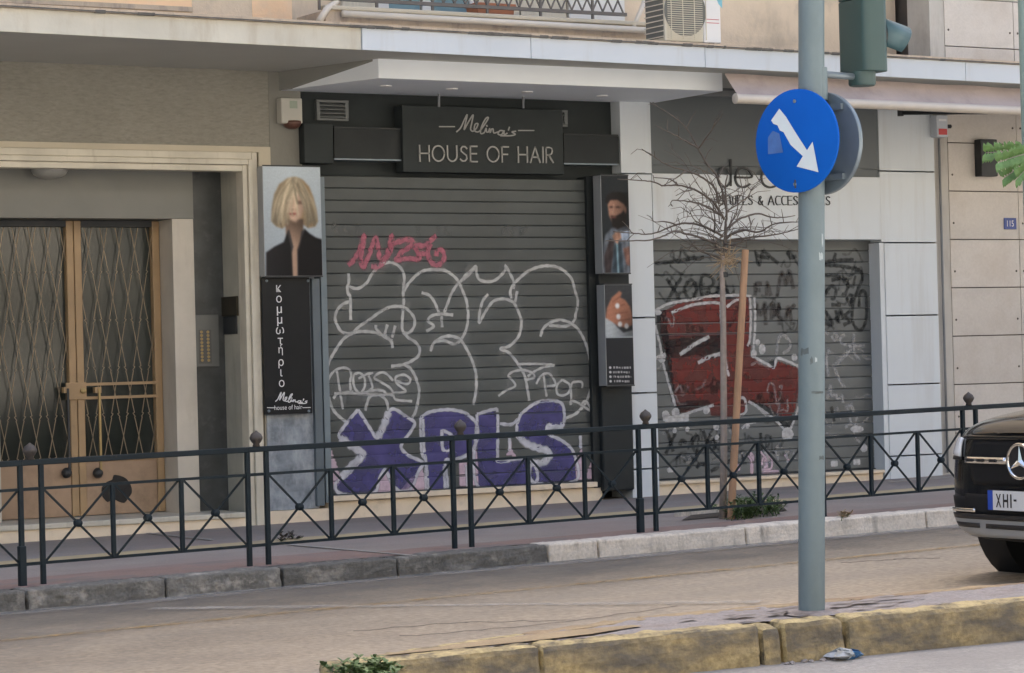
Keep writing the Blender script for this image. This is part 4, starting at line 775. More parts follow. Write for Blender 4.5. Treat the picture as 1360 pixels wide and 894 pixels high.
GL = {  # stroke capitals, x right 0..w, y up 0..1
 'H': (.7, [[(0,0),(0,1)],[(.7,0),(.7,1)],[(0,.5),(.7,.5)]]), 'O': (.9, [arc(.45,.5,.45,.5,0,360,20)]), 'U': (.7, [[(0,1),(0,.35)] + arc(.35,.35,.35,.35,180,360,8) + [(.7,1)]]),
 'S': (.55, [[(.52,.86),(.4,.97),(.22,.97),(.08,.84),(.1,.66),(.3,.52),(.48,.4),(.52,.2),(.38,.04),(.18,.02),(.02,.14)]]), 'E': (.5, [[(.5,1),(0,1)],[(0,1),(0,0)],[(0,0),(.5,0)],[(0,.52),(.45,.52)]]),
 'F': (.48, [[(.5,1),(0,1)],[(0,1),(0,0)],[(0,.5),(.42,.5)]]), 'A': (.75, [[(0,0),(.375,1)],[(.375,1),(.75,0)],[(.13,.34),(.62,.34)]]), 'I': (.0, [[(0,0),(0,1)]]),
 'R': (.55, [[(0,0),(0,1)],[(0,1),(.25,1),(.45,.93),(.5,.76),(.44,.58),(.25,.5),(0,.5)],[(.22,.5),(.55,0)]]), 'J': (.35, [[(.35,1),(.35,.2),(.22,.02),(.02,.1)]]), 'W': (.75, [[(0,1),(.03,.1),(.2,0),(.36,.1),(.36,.8)],[(.36,.1),(.55,0),(.72,.1),(.75,1)]]),
 'L': (.45, [[(0,1),(0,0)],[(0,0),(.45,0)]]), 'C': (.6, [[(.6,.95),(.2,1),(.02,.75),(.02,.25),(.2,0),(.6,.05)]]), '&': (.6, [[(.6,0),(.15,.65),(.18,.92),(.35,.98),(.42,.8),(.1,.4),(.06,.12),(.28,0),(.5,.15),(.58,.4)]]), ' ': (.3, [])}
def letters(txt, gap=.22):
    x = 0; out = []
    for ch in txt:
        w, ss = GL[ch]; out += [[(x + a, c) for a, c in s] for s in ss]; x += w + gap
    return out, x - gap
def write(txt, px0, px1, yb0, yt0, d, w, name, m, parent, gap=.22, slope=0):
    ss, W = letters(txt, gap); a, c = F(px0, yb0, d), F(px1, yb0 + slope, d); h = F(px0, yt0, d)[2] - a[2]
    f = lambda x, y: np.array([a[0] + (c[0] - a[0]) * x / W, Y0 - d, a[2] + (c[2] - a[2]) * x / W + h * y])
    out = np.array([0, -1, 0.]); x_ = 0
    for ch in txt:
        wch, strokes = GL[ch]; b = MB()
        for st in strokes:
            P = [f(x_ + x, y) for x, y in st]; n = len(P); b0 = len(b.v)
            for i, c_ in enumerate(P):
                tv = P[min(i+1, n-1)] - P[max(i-1, 0)]; tv = tv / (np.linalg.norm(tv) + 1e-9); s_ = np.cross(tv, out) * w / 2
                if i in (0, n - 1): c_ = c_ + tv * w / 2 * (1 if i else -1)
                b.v += [tuple(c_ - s_), tuple(c_ + s_), tuple(c_ + s_ + out * .012), tuple(c_ - s_ + out * .012)]
            for i in range(n - 1):
                q = b0 + 4 * i
                for j in range(4): b.f.append((q + j, q + (j+1) % 4, q + 4 + (j+1) % 4, q + 4 + j))
            b.f += [(b0 + 3, b0 + 2, b0 + 1, b0), tuple(b0 + 4 * (n - 1) + j for j in range(4))]
        if b.v: b.build(name, m, parent)
        x_ += wch + gap
def picture(name, x0, x1, z0, z1, Y, nx, ny, fn, parent):
    us, vs_ = np.linspace(0, 1, nx + 1), np.linspace(0, 1, ny + 1); U, Vv = np.meshgrid(us, vs_)
    col = np.clip(fn(U, Vv), 0, 1); l = np.where(col <= .04045, col / 12.92, ((col + .055) / 1.055) ** 2.4)
    vsx = [(x0 + (x1 - x0) * u, Y, z1 + (z0 - z1) * v) for u, v in zip(U.ravel(), Vv.ravel())]
    w = nx + 1; fs = [(r*w + c, (r+1)*w + c, (r+1)*w + c + 1, r*w + c + 1) for r in range(ny) for c in range(nx)]
    o = MB().add(vsx, fs).build(name, PRINT, parent, fix=False)
    a = o.data.attributes.new('print', 'FLOAT_COLOR', 'POINT'); a.data.foreach_set('color', np.c_[l.reshape(-1, 3), np.ones(l.size // 3)].astype(np.float32).ravel()); return o
PRINT = print_mat('poster_print', .35)
def ss(d, s=.02): return np.clip(.5 - d / s, 0, 1)       # soft inside mask of a signed distance
def ell(U, V, cx, cy, rx, ry): return (np.sqrt(((U - cx) / rx) ** 2 + ((V - cy) / ry) ** 2) - 1) * min(rx, ry)
def polyd(U, V, P):
    P = np.array(P, float); d = np.full(U.shape, 1e9); ins = np.zeros(U.shape, bool)
    for i in range(len(P)):
        a, c = P[i], P[i - 1]; e = c - a; wx, wy = U - a[0], V - a[1]; t = np.clip((wx * e[0] + wy * e[1]) / (e @ e + 1e-12), 0, 1)
        d = np.minimum(d, (wx - e[0] * t) ** 2 + (wy - e[1] * t) ** 2)
        with np.errstate(divide='ignore', invalid='ignore'): ins ^= ((a[1] > V) != (c[1] > V)) & (U < (c[0] - a[0]) * (V - a[1]) / (c[1] - a[1]) + a[0])
    return np.sqrt(d) * np.where(ins, -1, 1)
def over(img, mask, c):
    c = np.array(c, float) / 255 if not isinstance(c, np.ndarray) else c
    return img * (1 - mask[..., None]) + c * mask[..., None]
def soften(img, n=2, grain=.02, seed=3):
    for _ in range(n):
        p = np.pad(img, ((1, 1), (1, 1), (0, 0)), 'edge'); img = (p[1:-1, 1:-1] * 4 + p[:-2, 1:-1] * 2 + p[2:, 1:-1] * 2 + p[1:-1, :-2] * 2 + p[1:-1, 2:] * 2 + p[:-2, :-2] + p[2:, 2:] + p[:-2, 2:] + p[2:, :-2]) / 16
    r = np.random.default_rng(seed); g = r.normal(0, 1, img.shape[:2] + (1,)); g = (g + np.roll(g, 1, 0) + np.roll(g, 1, 1)) / 2
    return img * (1 + grain * g)
def woman(U, V):
    X = 28 + U * 192; Y = 25 + V * 375           # units of the enlarged view
    r = np.random.default_rng(11)
    img = np.ones(U.shape + (3,)) * np.array([178, 189, 196]) / 255 * (1.08 - .16 * V - .10 * np.abs(U - .45))[..., None]
    hair = polyd(X, Y, [(52,212),(55,170),(64,120),(82,85),(110,65),(135,60),(160,68),(182,92),(196,130),(206,175),(209,212),(200,230),(176,236),(160,224),(120,222),(98,230),(88,238),(68,230)])
    img = over(img, ss(hair, 7), (150, 128, 98))
    img = over(img, ss(polyd(X, Y, [(98,205),(160,205),(158,262),(138,330),(137,405),(118,405),(113,300),(100,262)]), 6), np.array([178, 148, 126]) / 255 * (.62 + .38 * np.clip((Y - 225) / 70, 0, 1))[..., None] * (1.05 - .25 * np.clip((X - 118) / 40, 0, 1))[..., None])
    img = over(img, ss(polyd(X, Y, [(30,410),(32,320),(60,300),(92,284),(106,246),(118,300),(120,410)]), 5), np.array([34, 33, 35]) / 255 * (.8 + .35 * np.clip((130 - X) / 90, 0, 1))[..., None])
    img = over(img, ss(polyd(X, Y, [(136,410),(137,310),(152,268),(163,238),(180,255),(200,268),(224,276),(224,410)]), 5), (25, 24, 26))
    img = over(img, ss(polyd(X, Y, [(106,246),(111,240),(124,300),(119,322)]), 3), (62, 60, 61)); img = over(img, ss(polyd(X, Y, [(161,238),(152,248),(139,318),(143,310)]), 3), (58, 56, 58))
    face = polyd(X, Y, [(106,120),(132,104),(160,124),(165,162),(154,196),(134,216),(116,208),(104,176)])
    img = over(img, ss(face, 9), np.array([206, 174, 152]) / 255 * (1.04 - .30 * np.clip((X - 128) / 40, 0, 1) - .22 * np.clip((130 - Y) / 30, 0, 1) - .18 * np.clip((Y - 198) / 20, 0, 1))[..., None])
    img = over(img, ss(ell(X, Y, 148, 148, 13, 6), 6) * .75, (96, 74, 64)); img = over(img, ss(ell(X, Y, 110, 150, 7, 5), 6) * .6, (112, 88, 76))
    img = over(img, ss(ell(X, Y, 126, 172, 9, 3.5), 5) * .7, (150, 112, 94)); img = over(img, ss(ell(X, Y, 133, 160, 4, 14), 5) * .35, (158, 122, 102))
    img = over(img, ss(ell(X, Y, 124, 187, 13, 4.5), 4) * .9, (160, 92, 86)); img = over(img, ss(ell(X, Y, 124, 187, 12, 1.2), 2) * .8, (96, 50, 48)); img = over(img, ss(ell(X, Y, 124, 196, 10, 3), 5) * .4, (150, 116, 98))
    for k in range(150):                          # locks of hair fall from the crown
        xb = r.uniform(54, 208); t = np.clip((Y - 60) / 178, 0, 1); bow = 1 - (1 - t) ** r.uniform(1.6, 2.6); x = 132 + r.normal(0, 9) + (xb - 132) * bow + 3 * np.sin(Y * .05 + k)
        front = 96 < xb < 168; end = r.uniform(130, 205) if front else r.uniform(200, 240)
        if front and r.random() < .68: continue
        side = np.clip((np.abs(xb - 125) - 30) / 50, 0, 1); tone = r.uniform(.62, 1.12) * (1 - .22 * side) * (.86 if xb > 165 else 1)
        m = ss(np.abs(x - X) - r.uniform(1.0, 3.2), 3) * (Y < end) * (Y > 60) * ss(hair, 5) * r.uniform(.45, .9)
        img = over(img, m, np.clip(np.array([216, 200, 170]) / 255 * tone * (1.06 - .30 * np.clip((Y - 150) / 90, 0, 1))[..., None], 0, 1))
    return soften(img, 2, .015)
def man(U, V):
    X = 55 + U * 113; Y = 35 + V * 393
    img = np.ones(U.shape + (3,)) * np.array([38, 42, 45]) / 255
    img = over(img, ss(polyd(X, Y, [(55,430),(57,330),(66,275),(92,248),(130,240),(168,240),(168,430)]), 6), (92, 98, 106))
    img = over(img, ss(polyd(X, Y, [(62,430),(60,360),(86,290),(104,300),(98,360),(84,430)]), 6), (58, 50, 50))
    img = over(img, ss(polyd(X, Y, [(92,430),(100,320),(118,300),(134,310),(140,430)]), 6), (54, 66, 74))
    img = over(img, ss(np.abs(X - 116 - (Y - 360) * .02) - 3, 4) * (Y > 310), (120, 150, 160))
    img = over(img, ss(polyd(X, Y, [(104,300),(96,280),(108,264),(128,262),(134,285),(122,300),(118,312)]), 5), (158, 120, 100)); img = over(img, ss(polyd(X, Y, [(130,262),(168,256),(168,300),(138,300)]), 5), (148, 160, 176))
    img = over(img, ss(polyd(X, Y, [(140,330),(168,320),(168,400),(152,396)]), 6), (118, 86, 76))
    img = over(img, ss(polyd(X, Y, [(80,150),(92,128),(130,124),(150,140),(156,180),(148,225),(120,240),(98,225),(84,195)]), 6), (152, 116, 98))
    img = over(img, ss(polyd(X, Y, [(70,140),(78,112),(102,100),(135,100),(156,116),(164,150),(160,178),(150,150),(120,132),(92,134),(80,150)]), 5), (36, 32, 32))
    img = over(img, ss(polyd(X, Y, [(92,196),(112,198),(136,186),(152,168),(158,205),(146,240),(118,252),(98,240)]), 6), (36, 30, 28))
    img = over(img, ss(ell(X, Y, 96, 162, 9, 3.5), 4), (56, 40, 36)); img = over(img, ss(ell(X, Y, 122, 162, 10, 3.5), 4), (60, 44, 40)); img = over(img, ss(ell(X, Y, 104, 203, 10, 3), 4), (120, 74, 66)); img = over(img, ss(ell(X, Y, 153, 172, 5, 13), 4), (156, 116, 98))
    img = over(img, ss(np.abs(X - 104 - (Y - 160) * -.1) - 3, 4) * ((Y > 150) & (Y < 190)) * .6, (180, 146, 126))
    img = img * (1.12 - .42 * np.clip((X - 92) / 60, 0, 1) * ((Y > 100) & (Y < 255)))[..., None]
    f = .5 + .5 * np.sin(X * .21 + Y * .05) * np.sin(Y * .06 - X * .09); img = img * np.where(Y > 250, .78 + .34 * f, 1)[..., None]
    return soften(img, 3, .03)
def hand(U, V):
    X = 75 + U * 100; Y = 470 + V * 398
    img = np.ones(U.shape + (3,)) * np.array([56, 58, 60]) / 255
    img = over(img, ss(polyd(X, Y, [(74,684),(74,600),(96,606),(120,640),(140,660),(178,650),(178,684)]), 5), (158, 164, 166))
    img = over(img, ss(polyd(X, Y, [(76,600),(82,560),(100,520),(128,494),(138,500),(132,520),(150,530),(166,556),(174,590),(174,630),(152,640),(124,636),(104,620)]), 5), (158, 108, 86))
    for p, q in (((108,560),(150,545)), ((112,585),(160,578)), ((120,612),(166,606)), ((100,540),(132,515))): img = over(img, ss(np.abs((X - p[0]) * (q[1] - p[1]) - (Y - p[1]) * (q[0] - p[0])) / math.hypot(q[0] - p[0], q[1] - p[1]) - 1.5, 3) * ((X > p[0]) & (X < q[0])) * .7, (92, 56, 44))
    for x, y in ((120,553),(123,596),(128,626),(152,634)): img = over(img, ss(ell(X, Y, x, y, 8, 11), 3), (214, 212, 210))
    img = img * np.where(V < .52, 1.14 - .5 * np.clip((Y - 500) / 150, 0, 1) * np.clip((X - 95) / 70, 0, 1) - .05 * np.sin(Y * .16 + X * .05) ** 2, 1)[..., None]; img = soften(img, 3, .02)
    img = over(img, ((V > .528)).astype(float), (44, 46, 49)); img = over(img, ss(ell(X, Y, 124, 545, 4, 5), 3) * 0, (0, 0, 0))
    for k in range(4):
        y = 798 + k * 18; img = over(img, ss(ell(X, Y, 88, y, 4.5, 5), 3), (200, 200, 200))
        g = (np.sin(X * 1.15 + k) + np.sin(X * .63 + 2 * k)) > -.5; img = over(img, (g & (X > 98) & (X < 164 - 4 * (k % 2)) & (np.abs(Y - y - .04 * (X - 98)) < 4)).astype(float) * .75, (196, 196, 196))
    return img
def lightbox(name, label, xl, xr, yt, yb, d1, d0, fn, nx, ny):
    t = empty(name, F((xl + xr) / 2, yb, d0), label, 'light box', 'salon light boxes'); ym, xm_ = (yt + yb) / 2, (xl + xr) / 2
    MB().fbox(xl, xr, yt, yb, d1, d0).build('box', mat('box_alu', (.36, .38, .40), .4, .05, 4, metal=.4), t, bevel=.003)
    e = .004; x0, x1, z0, z1 = F(xl, ym, d1)[0] + e, F(xr, ym, d1)[0] - e, F(xm_, yb, d1)[2] + e, F(xm_, yt, d1)[2] - e
    picture('poster', x0, x1, z0, z1, Y0 - d1 - .002, nx, ny, fn, t)
    [MB().box(x0 - e, x1 + e, Y0 - d1 - .004, Y0 - d1 - .0005, za, zb1).build('trim', M['darkmetal'], t) for za, zb1 in ((z1 + .001, z1 + .012), (z0 - .012, z0 - .001))]; return t
lightbox('light_box', 'light box with a photo of a blonde bobbed woman in a black jacket', 350, 427, 221, 367, .14, .035, woman, 96, 170)
lightbox('light_box', 'light box with a photo of a bearded man adjusting his cuff', 799, 836, 233, 363, .23, .105, man, 60, 170)
lightbox('light_box', 'light box with a photo of a hand with white nails above contact lines', 804, 841, 378, 512, .23, .105, hand, 60, 190)
# black vertical sign
V_ = empty('hanging_sign', F(382, 550, .06), 'black vertical sign with white Greek letters below the blonde portrait', 'sign')
MB().fbox(350, 413, 368.5, 550, .085, .06).build('board', M['signblack'], V_, bevel=.003)
nx_ = F(371, 450, .085)[0]; hgt = F(371, 400, .085)[2] - F(371, 420, .085)[2]
for i, ch in enumerate('κομμωτήριο'):
    q = F(370 + i * .45, 388 + i * 14, .085); hh = {'ή': .085, 'ρ': .075, 'μ': .075}.get(ch, .058)
    text_mesh(ch, 'letter', M['letterwhite'], V_, (q[0], Y0 - .085, q[2] - (.02 if ch in 'μρ' else 0)), (1, 0, 0), (0, 0, 1), (0, -1, 0), None, hh, .003)
mel = [[(472,243),(500,215),(530,150),(548,120),(535,180),(525,228),(555,175),(590,122),(580,180),(572,225),(590,240),(615,215),(625,185),(605,190),(598,230),(620,245),(645,230),(690,165),(700,140),(680,150),(650,210),(645,255),(670,250),(684,218),(688,246),(700,246),(710,220),(713,250),(724,224),(734,222),(740,252),(770,245)], [(688,198),(691,203)],
 [(815,238),(785,235),(770,260),(795,265),(812,240),(815,265),(835,255)], [(852,212),(846,230)], [(897,240),(870,245),(895,262),(860,272),(790,272)]]
def script(px, py, sc, d, w, name, m, parent, sk=0): 
    return ribbons([[((x - 472) * sc + px, (y - 243) * sc + py) for x, y in s] for s in mel], w, lambda x, y: F(x, y, d + .001), (0, -1, 0), name, m, parent)
script(366, 533, .098, .085, .008, 'script', M['letterwhite'], V_)
for rl in ([(355, 541.5), (364, 541.7)], [(402, 541.5), (412, 541.3)]): ribbons([rl], .006, lambda x, y: F(x, y, .086), (0, -1, 0), 'rule', M['letterwhite'], V_)
text_mesh('house of hair', 'small_print', M['letterwhite'], V_, F(383, 544, .086), (1, 0, 0), (0, 0, 1), (0, -1, 0), F(402, 540, .085)[0] - F(365, 540, .085)[0], .038, .002)
for x, y in ((354, 373), (409, 373), (357, 546), (410, 546)): MB().lathe(F(x, y, .085), (0, -1, 0), [(.012, 0), (.012, .006), (.006, .009)], 10).build('screw', M['signback'], V_)
# main salon sign
S_ = empty('shop_sign', F(640, 230, .09), 'black salon sign board with silver lettering over the shutter', 'sign')
MB().fbox(535, 748, 143, 230, .09, -.05).build('board', M['shopdark'], S_, bevel=.004)
write('HOUSE OF HAIR', 557, 734, 214, 193.5, .09, .0125, 'letter', M['letter'], S_, .24, 2.0)
script(606.5, 175, .1838, .09, .012, 'script', M['letter'], S_)
for rl in ([(583.5, 168.3), (603.5, 168.3)], [(688.5, 173.4), (709, 173.4)]): ribbons([rl], .010, lambda x, y: F(x, y, .091), (0, -1, 0), 'rule', M['letter'], S_)
for x, y0_, y1_ in ((583, 124, 142), (695, 127, 144)): MB().bar(F(x, y0_, .17), F(x, y1_, .17), .016).build('hanger', M['sleeve'], S_)
for nm, xl_, xr_, yt_, yb_2 in (('side_panel', 444, 534, 169, 213), ('side_panel', 749, 822, 178, 219)):
    MB().fbox(xl_, xr_, yt_ + 2, yb_2 - 2, .05, -.09).build(nm, M['shopblack'], S_)
    MB().fbox(xl_, xr_ - 1, yb_2 - 2, yb_2, .06, -.09).build('panel_trim', M['signback'], S_); MB().fbox(xl_, xr_ - 1, yt_, yt_ + 1.6, .06, -.09).build('panel_trim', M['darkmetal'], S_)
HB = tag(MB().fbox(404, 443, 164, 217, .10, -.05).build('shutter_motor_box', M['shopdark'], bevel=.008), 'dark box beside the salon sign, below the vent', 'box')
def vent(x0, x1, y0_, y1_, d, label):
    t = empty('wall_vent', F((x0 + x1) / 2, y1_, d), label, 'vent', 'vents above the salon sign'); fr = mat('vent_frame', (.16, .17, .165), .5, .05, 5)
    MB().fbox(x0, x1, y0_, y0_ + 3, d, d - .04).build('frame', fr, t); MB().fbox(x0, x1, y1_ - 2.5, y1_, d, d - .04).build('frame', fr, t); MB().fbox(x0, x0 + 4, y0_ + 3, y1_ - 2.6, d, d - .04).build('frame', fr, t); MB().fbox(x1 - 4, x1, y0_ + 3, y1_ - 2.6, d, d - .04).build('frame', fr, t)
    MB().fbox(x0 + 4, x1 - 4, y0_ + 3, y1_ - 3, d - .035, d - .06).build('back_plate', M['shopblack'], t)
    for i in range(4):
        y = y0_ + 4.5 + i * (y1_ - y0_ - 7) / 4; a, c = F(x0 + 4.2, y, d), F(x1 - 4.2, y, d); MB().hexa([(a[0], a[1], a[2] - .02), (c[0], a[1], a[2] - .02), (c[0], a[1] + .03, a[2]), (a[0], a[1] + .03, a[2]), (a[0], a[1], a[2] - .014), (c[0], a[1], a[2] - .014), (c[0], a[1] + .03, a[2] + .006), (a[0], a[1] + .03, a[2] + .006)]).build('slat', fr, t)
vent(421, 463, 133, 160, -.06, 'grey louvred vent beside the alarm siren'); vent(722, 754, 146, 168, -.06, 'dim louvred vent at the end of the salon sign')
A_ = empty('alarm_siren', F(388, 168, .0), 'off-white alarm siren with a red-brown lens on the wall', 'siren')
MB().fbox(373.5, 402, 130, 164, .10, .004).build('housing', mat('siren_white', (.44, .43, .38), .5, .05, 4), A_, bevel=.012); MB().fbox(385, 395, 134, 144, .103, .09).build('label_plate', mat('siren_label', (.28, .33, .26), .5), A_)
q = F(388, 161, .055); MB().lathe((q[0], q[1], q[2]), (0, 0, -1), [(.075, 0), (.078, .02), (.06, .05), (.03, .065)], 16).build('lens', M['redplastic'], A_, smooth=True)
# jewellery lettering
J = empty('shop_lettering', F(1020, 272, .056), 'thin dark letters of the jewellery shop on its white panel', 'sign')
fj = lambda x, y: F(860 + x / 4, 120 + y / 4, .057)
for gl in ([[(440,370),(440,505)], [(440,450),(415,415),(385,420),(372,460),(385,505),(415,512),(440,485)]], [[(462,462),(548,462),(540,430),(510,412),(478,425),(464,465),(478,505),(510,515),(540,500)]], [[(650,415),(615,430),(603,465),(615,500),(650,516),(690,500),(702,465),(690,430),(650,415)]]):
    ribbons(gl, .019, fj, (0, -1, 0), 'large_letter', M['darkmetal'], J, .012)
write('JEWELS & ACCESSORIES', 956, 1102, 272, 260, .056, .0065, 'small_letter', M['darkmetal'], J, .2, .6)
# ------------------------------------------------------------------ stone-clad neighbour
N_ = empty('stone_clad_building', (18, Y0, 0), 'neighbouring building clad in large cream stone slabs', 'building')
XB = F(1264, 400, .02)[0]
MB().box(XR1 + .003, XB - .012, Y0 - .03, Y0 + .3, -.1, ZSOF + 2.5).build('corner_strip', mat('strip_stone', (.46, .44, .40), .6, .08, 3, dirt=(.34, .31, .27), dscale=3, dstretch=(2, 1, .4)), N_)
MB().box(XB - .011, 30, Y0 + .012, Y0 + .9, -.2, ZSOF + 3).build('joint_backing', M['stonejoint'], N_)
zj = [F(1310, y, .02)[2] for y in (190.8, 509.5)]; ph = (zj[0] - zj[1]) / 5; z_ = zj[0] - 8 * ph; pw = F(1356, 400, .02)[0] - XB
first = None
for r in range(15):
    for c_ in range(5):
        x0, z0_ = XB + c_ * pw, z_ + r * ph
        if z0_ > ZSOF + 2.6: continue
        if first is None:
            first = MB().box(.004, pw - .004, -.02, .011, .005, ph - .005).build('stone_slab', M['stone'], N_, local=True, bevel=.002); o = first
            for dx in (.045, pw - .045):
                for dz_ in (.06,): pass
        else: o = first.copy(); COL.objects.link(o); o.parent = N_
        o.location = Vector((x0, Y0 + .0 + random.uniform(-.0015, .0015), z0_)) - N_.location
pin0 = None
for r in range(13):
    for c_ in range(2):
        for dx in (.05, pw - .05):
            x0, z0_ = XB + c_ * pw + dx, z_ + r * ph + .16
            if pin0 is None: pin0 = MB().lathe((0, 0, 0), (0, -1, 0), [(.012, 0), (.010, .004)], 8).build('anchor_pin', M['stonejoint'], N_, local=True); o = pin0
            else: o = pin0.copy(); COL.objects.link(o); o.parent = N_
            o.location = Vector((x0, Y0 - .021, z0_)) - N_.location
MB().box(XB, 34, Y0 + .9, Y0 + 12, -.5, 20).build('building_core', M['stone'], N_)
MB().box(XB, 34, Y0 + .013, Y0 + .899, ZSOF + 3.01, 20).build('upper_wall', M['stone'], N_)
# things on these walls
E_ = empty('meter_box', F(1251, 182, .06), 'small grey electrical box with a red sticker on the white pilaster', 'box')
MB().fbox(1244, 1259, 153, 182, .15, .05).build('housing', mat('meter_grey', (.50, .53, .57), .4, .03, 4), E_, bevel=.008); MB().fbox(1247, 1258, 171, 179, .153, .14).build('sticker', M['sticker'], E_); MB().fbox(1247, 1257, 158, 161, .153, .14).build('label_plate', M['letterwhite'], E_)
MB().lathe(F(1259, 168, .12), (1, -.2, 0), [(.02, 0), (.02, .03), (.012, .035)], 10).build('knob', M['darkmetal'], E_)
a, c = F(1247, 184, .06), F(1257, 628, .06)
tag(MB().tube([(a[0], a[1], a[2]), (a[0] - .0, a[1], (a[2] + c[2]) / 2), (a[0], a[1], c[2])], .012, 8).build('cable_conduit', M['sleeve'], smooth=True), 'thin grey conduit running down from the small electrical box', 'conduit')
tag(MB().fbox(1254, 1263, 150, 640, .02, .0).build('corner_pipe', mat('pipe_grey', (.30, .27, .23), .6, .1, 4)), 'narrow grey-brown joint strip at the stone slab edge', 'strip')
Wl = empty('wall_lamp', F(1315, 235, .02), 'black box-shaped wall lamp on the cream stone slabs', 'lamp')
MB().fbox(1303.5, 1325, 185, 234, .13, .03).build('housing', M['darkmetal'], Wl, bevel=.006); MB().fbox(1310, 1320, 195, 225, .03, .02).build('bracket', M['darkmetal'], Wl)
Hn = empty('house_number', F(1342, 304, .021), 'small blue enamel plate with the number 115', 'sign')
MB().fbox(1334, 1350, 289.5, 304.5, .032, .021).build('plate', M['enamel'], Hn, bevel=.002)
q = F(1342, 301, .033); text_mesh('115', 'digits', M['letterwhite'], Hn, (q[0], Y0 - .033, q[2]), (1, 0, 0), (0, 0, 1), (0, -1, 0), .085, .06, .001)
# ------------------------------------------------------------------ awning
AW = empty('awning', (15.5, fy(15.5), ZSOF - .2), 'faded pink-grey fabric awning with a cream front bar under the canopy', 'awning')
za1 = ZSOF - .03; ax0 = aty(977, 140, fy(14) + .02)[0]; axe = 21.0; zbar = aty(1160, 139.5, fy(15.5))[2]
def ay(x, d): return fy(x) + d
b = MB(); nxa = 60
for i in range(nxa + 1):
    x = ax0 + (axe - ax0) * i / nxa
    for t in np.linspace(0, 1, 7):
        sag = -.018 * math.sin(math.pi * t) + .004 * math.sin(i * .9 + t * 4)
        b.v.append((x - .03 * (1 - t), ay(x, .16 - .16 * t), za1 + (zbar + .03 - za1) * t + sag))
b.f = [(7*i + j, 7*(i+1) + j, 7*(i+1) + j + 1, 7*i + j + 1) for i in range(nxa) for j in range(6)]
b.build('fabric', M['awning'], AW, smooth=True)
MB().tube([(ax0 - .03, ay(ax0, 0), zbar), (axe, ay(axe, 0), zbar)], .042, 12).build('front_bar', M['awnbar'], AW, auto=40); MB().lathe((ax0 - .03, ay(ax0, 0), zbar), (-1, 0, 0), [(.044, -.02), (.046, .012), (.03, .02)], 12).build('end_cap', M['awnbar'], AW, auto=40)
p0, p1 = aty(1196, 150, Y0 - .5), aty(1312, 149, fy(17) + .1); MB().tube([p0, p1], .02, 8).build('arm', M['darkmetal'], AW, smooth=True); MB().lathe(p0, (0, 0, 1), [(.03, -.03), (.03, .03)], 10).build('arm_joint', M['darkmetal'], AW)
MB().bar((ax0 - .1, Y0 - .6, ZSOF - .12), (ax0 + 5, Y0 - .6, ZSOF - .12), .05).build('roller_tube', M['sleeve'], AW)
# ------------------------------------------------------------------ air conditioner on the canopy
ya_ = fy(13.6) + .10
q0, q1 = aty(883, 30, ya_), aty(957, 30, ya_); qx = aty(934, 30, ya_)[0]; zac = zc; hac = .57
AC = empty('air_conditioner', ((q0[0] + q1[0]) / 2, ya_, zac), 'outdoor air conditioner unit standing on the canopy edge', 'air conditioner')
MB().box(q0[0], qx - .002, ya_, ya_ + .30, zac + .03, zac + hac).build('casing', M['acbody'], AC, bevel=.012); MB().box(qx, q1[0], ya_ - .004, ya_ + .30, zac + .03, zac + hac).build('side_cover', M['acwhite'], AC, bevel=.01)
fc = ((q0[0] + qx) / 2 + .01, ya_ - .004, zac + .29); MB().lathe(fc, (0, -1, 0), [(.215, 0), (.215, .003), (.0, .004)], 32).build('fan_opening', M['acfan'], AC)
b = MB()
for i in range(27):
    z = zac + .06 + i * .0185; b.bar((q0[0] + .02, ya_ - .014, z), (qx - .015, ya_ - .014, z), .005)
for i in range(4): x = q0[0] + .06 + i * .12; b.bar((x, ya_ - .012, zac + .05), (x, ya_ - .012, zac + .55), .006)
b.build('fan_guard', M['acbody'], AC)
b = MB()
for i in range(11): z = zac + .07 + i * .046; b.bar((q0[0] - .012, ya_ + .01, z), (q0[0] - .012, ya_ + .29, z), .008)
b.build('coil_guard', M['pvc'], AC); MB().box(q0[0] - .006, q0[0] - .001, ya_ + .02, ya_ + .28, zac + .06, zac + .55).build('coil', M['acfan'], AC)
b = MB(); zt_ = zac + hac
b.add([(qx + .08, ya_ - .006, zt_ - .03), (qx + .13, ya_ - .006, zt_ - .04), (qx + .20, ya_ - .006, zt_ - .16), (qx + .20, ya_ - .006, zt_ - .24), (qx + .16, ya_ - .006, zt_ - .2)], [(0, 4, 3, 2, 1)]); b.build('blue_decal', mat('decal_blue', (.18, .45, .55), .5), AC, fix=False)
for dz_ in (.335, .365): MB().box(qx + .02, q1[0] - .02, ya_ - .007, ya_ - .0045, zt_ - dz_ - .006, zt_ - dz_).build('red_decal', mat('decal_red', (.5, .12, .14), .5), AC)
for x in (q0[0] + .06, q1[0] - .12): MB().box(x, x + .05, ya_, ya_ + .3, zac, zac + .03).build('foot', M['darkmetal'], AC)
yp = ybal - .07
pp = [aty(870, 41, yp), aty(700, 35, yp), aty(455, 17, yp), aty(438, 14, yp)]
tag(MB().tube([(pp[0][0], yp, pp[0][2] + .0), (pp[1][0], yp, pp[0][2] + .005), (pp[2][0], yp, pp[0][2] + .01)], .03, 10).build('drain_pipe', M['pvc'], smooth=True), 'cream plastic drain pipe lying along the balcony foot', 'pipe')
tag(MB().tube([aty(841, 37, yp + .05), aty(852, 12, yp + .1), aty(862, -20, yp + .15)], .022, 8).build('drain_pipe', M['pvc'], smooth=True), 'thin cream pipe slanting up beside the air conditioner', 'pipe')
tag(MB().tube([aty(424, 28, yp), aty(434, 12, yp + .05), aty(447, 2, yp + .1), aty(440, -20, yp + .1)], .03, 8).build('drain_pipe', M['pvc'], smooth=True), 'bent cream pipe at the left end of the balcony', 'pipe')
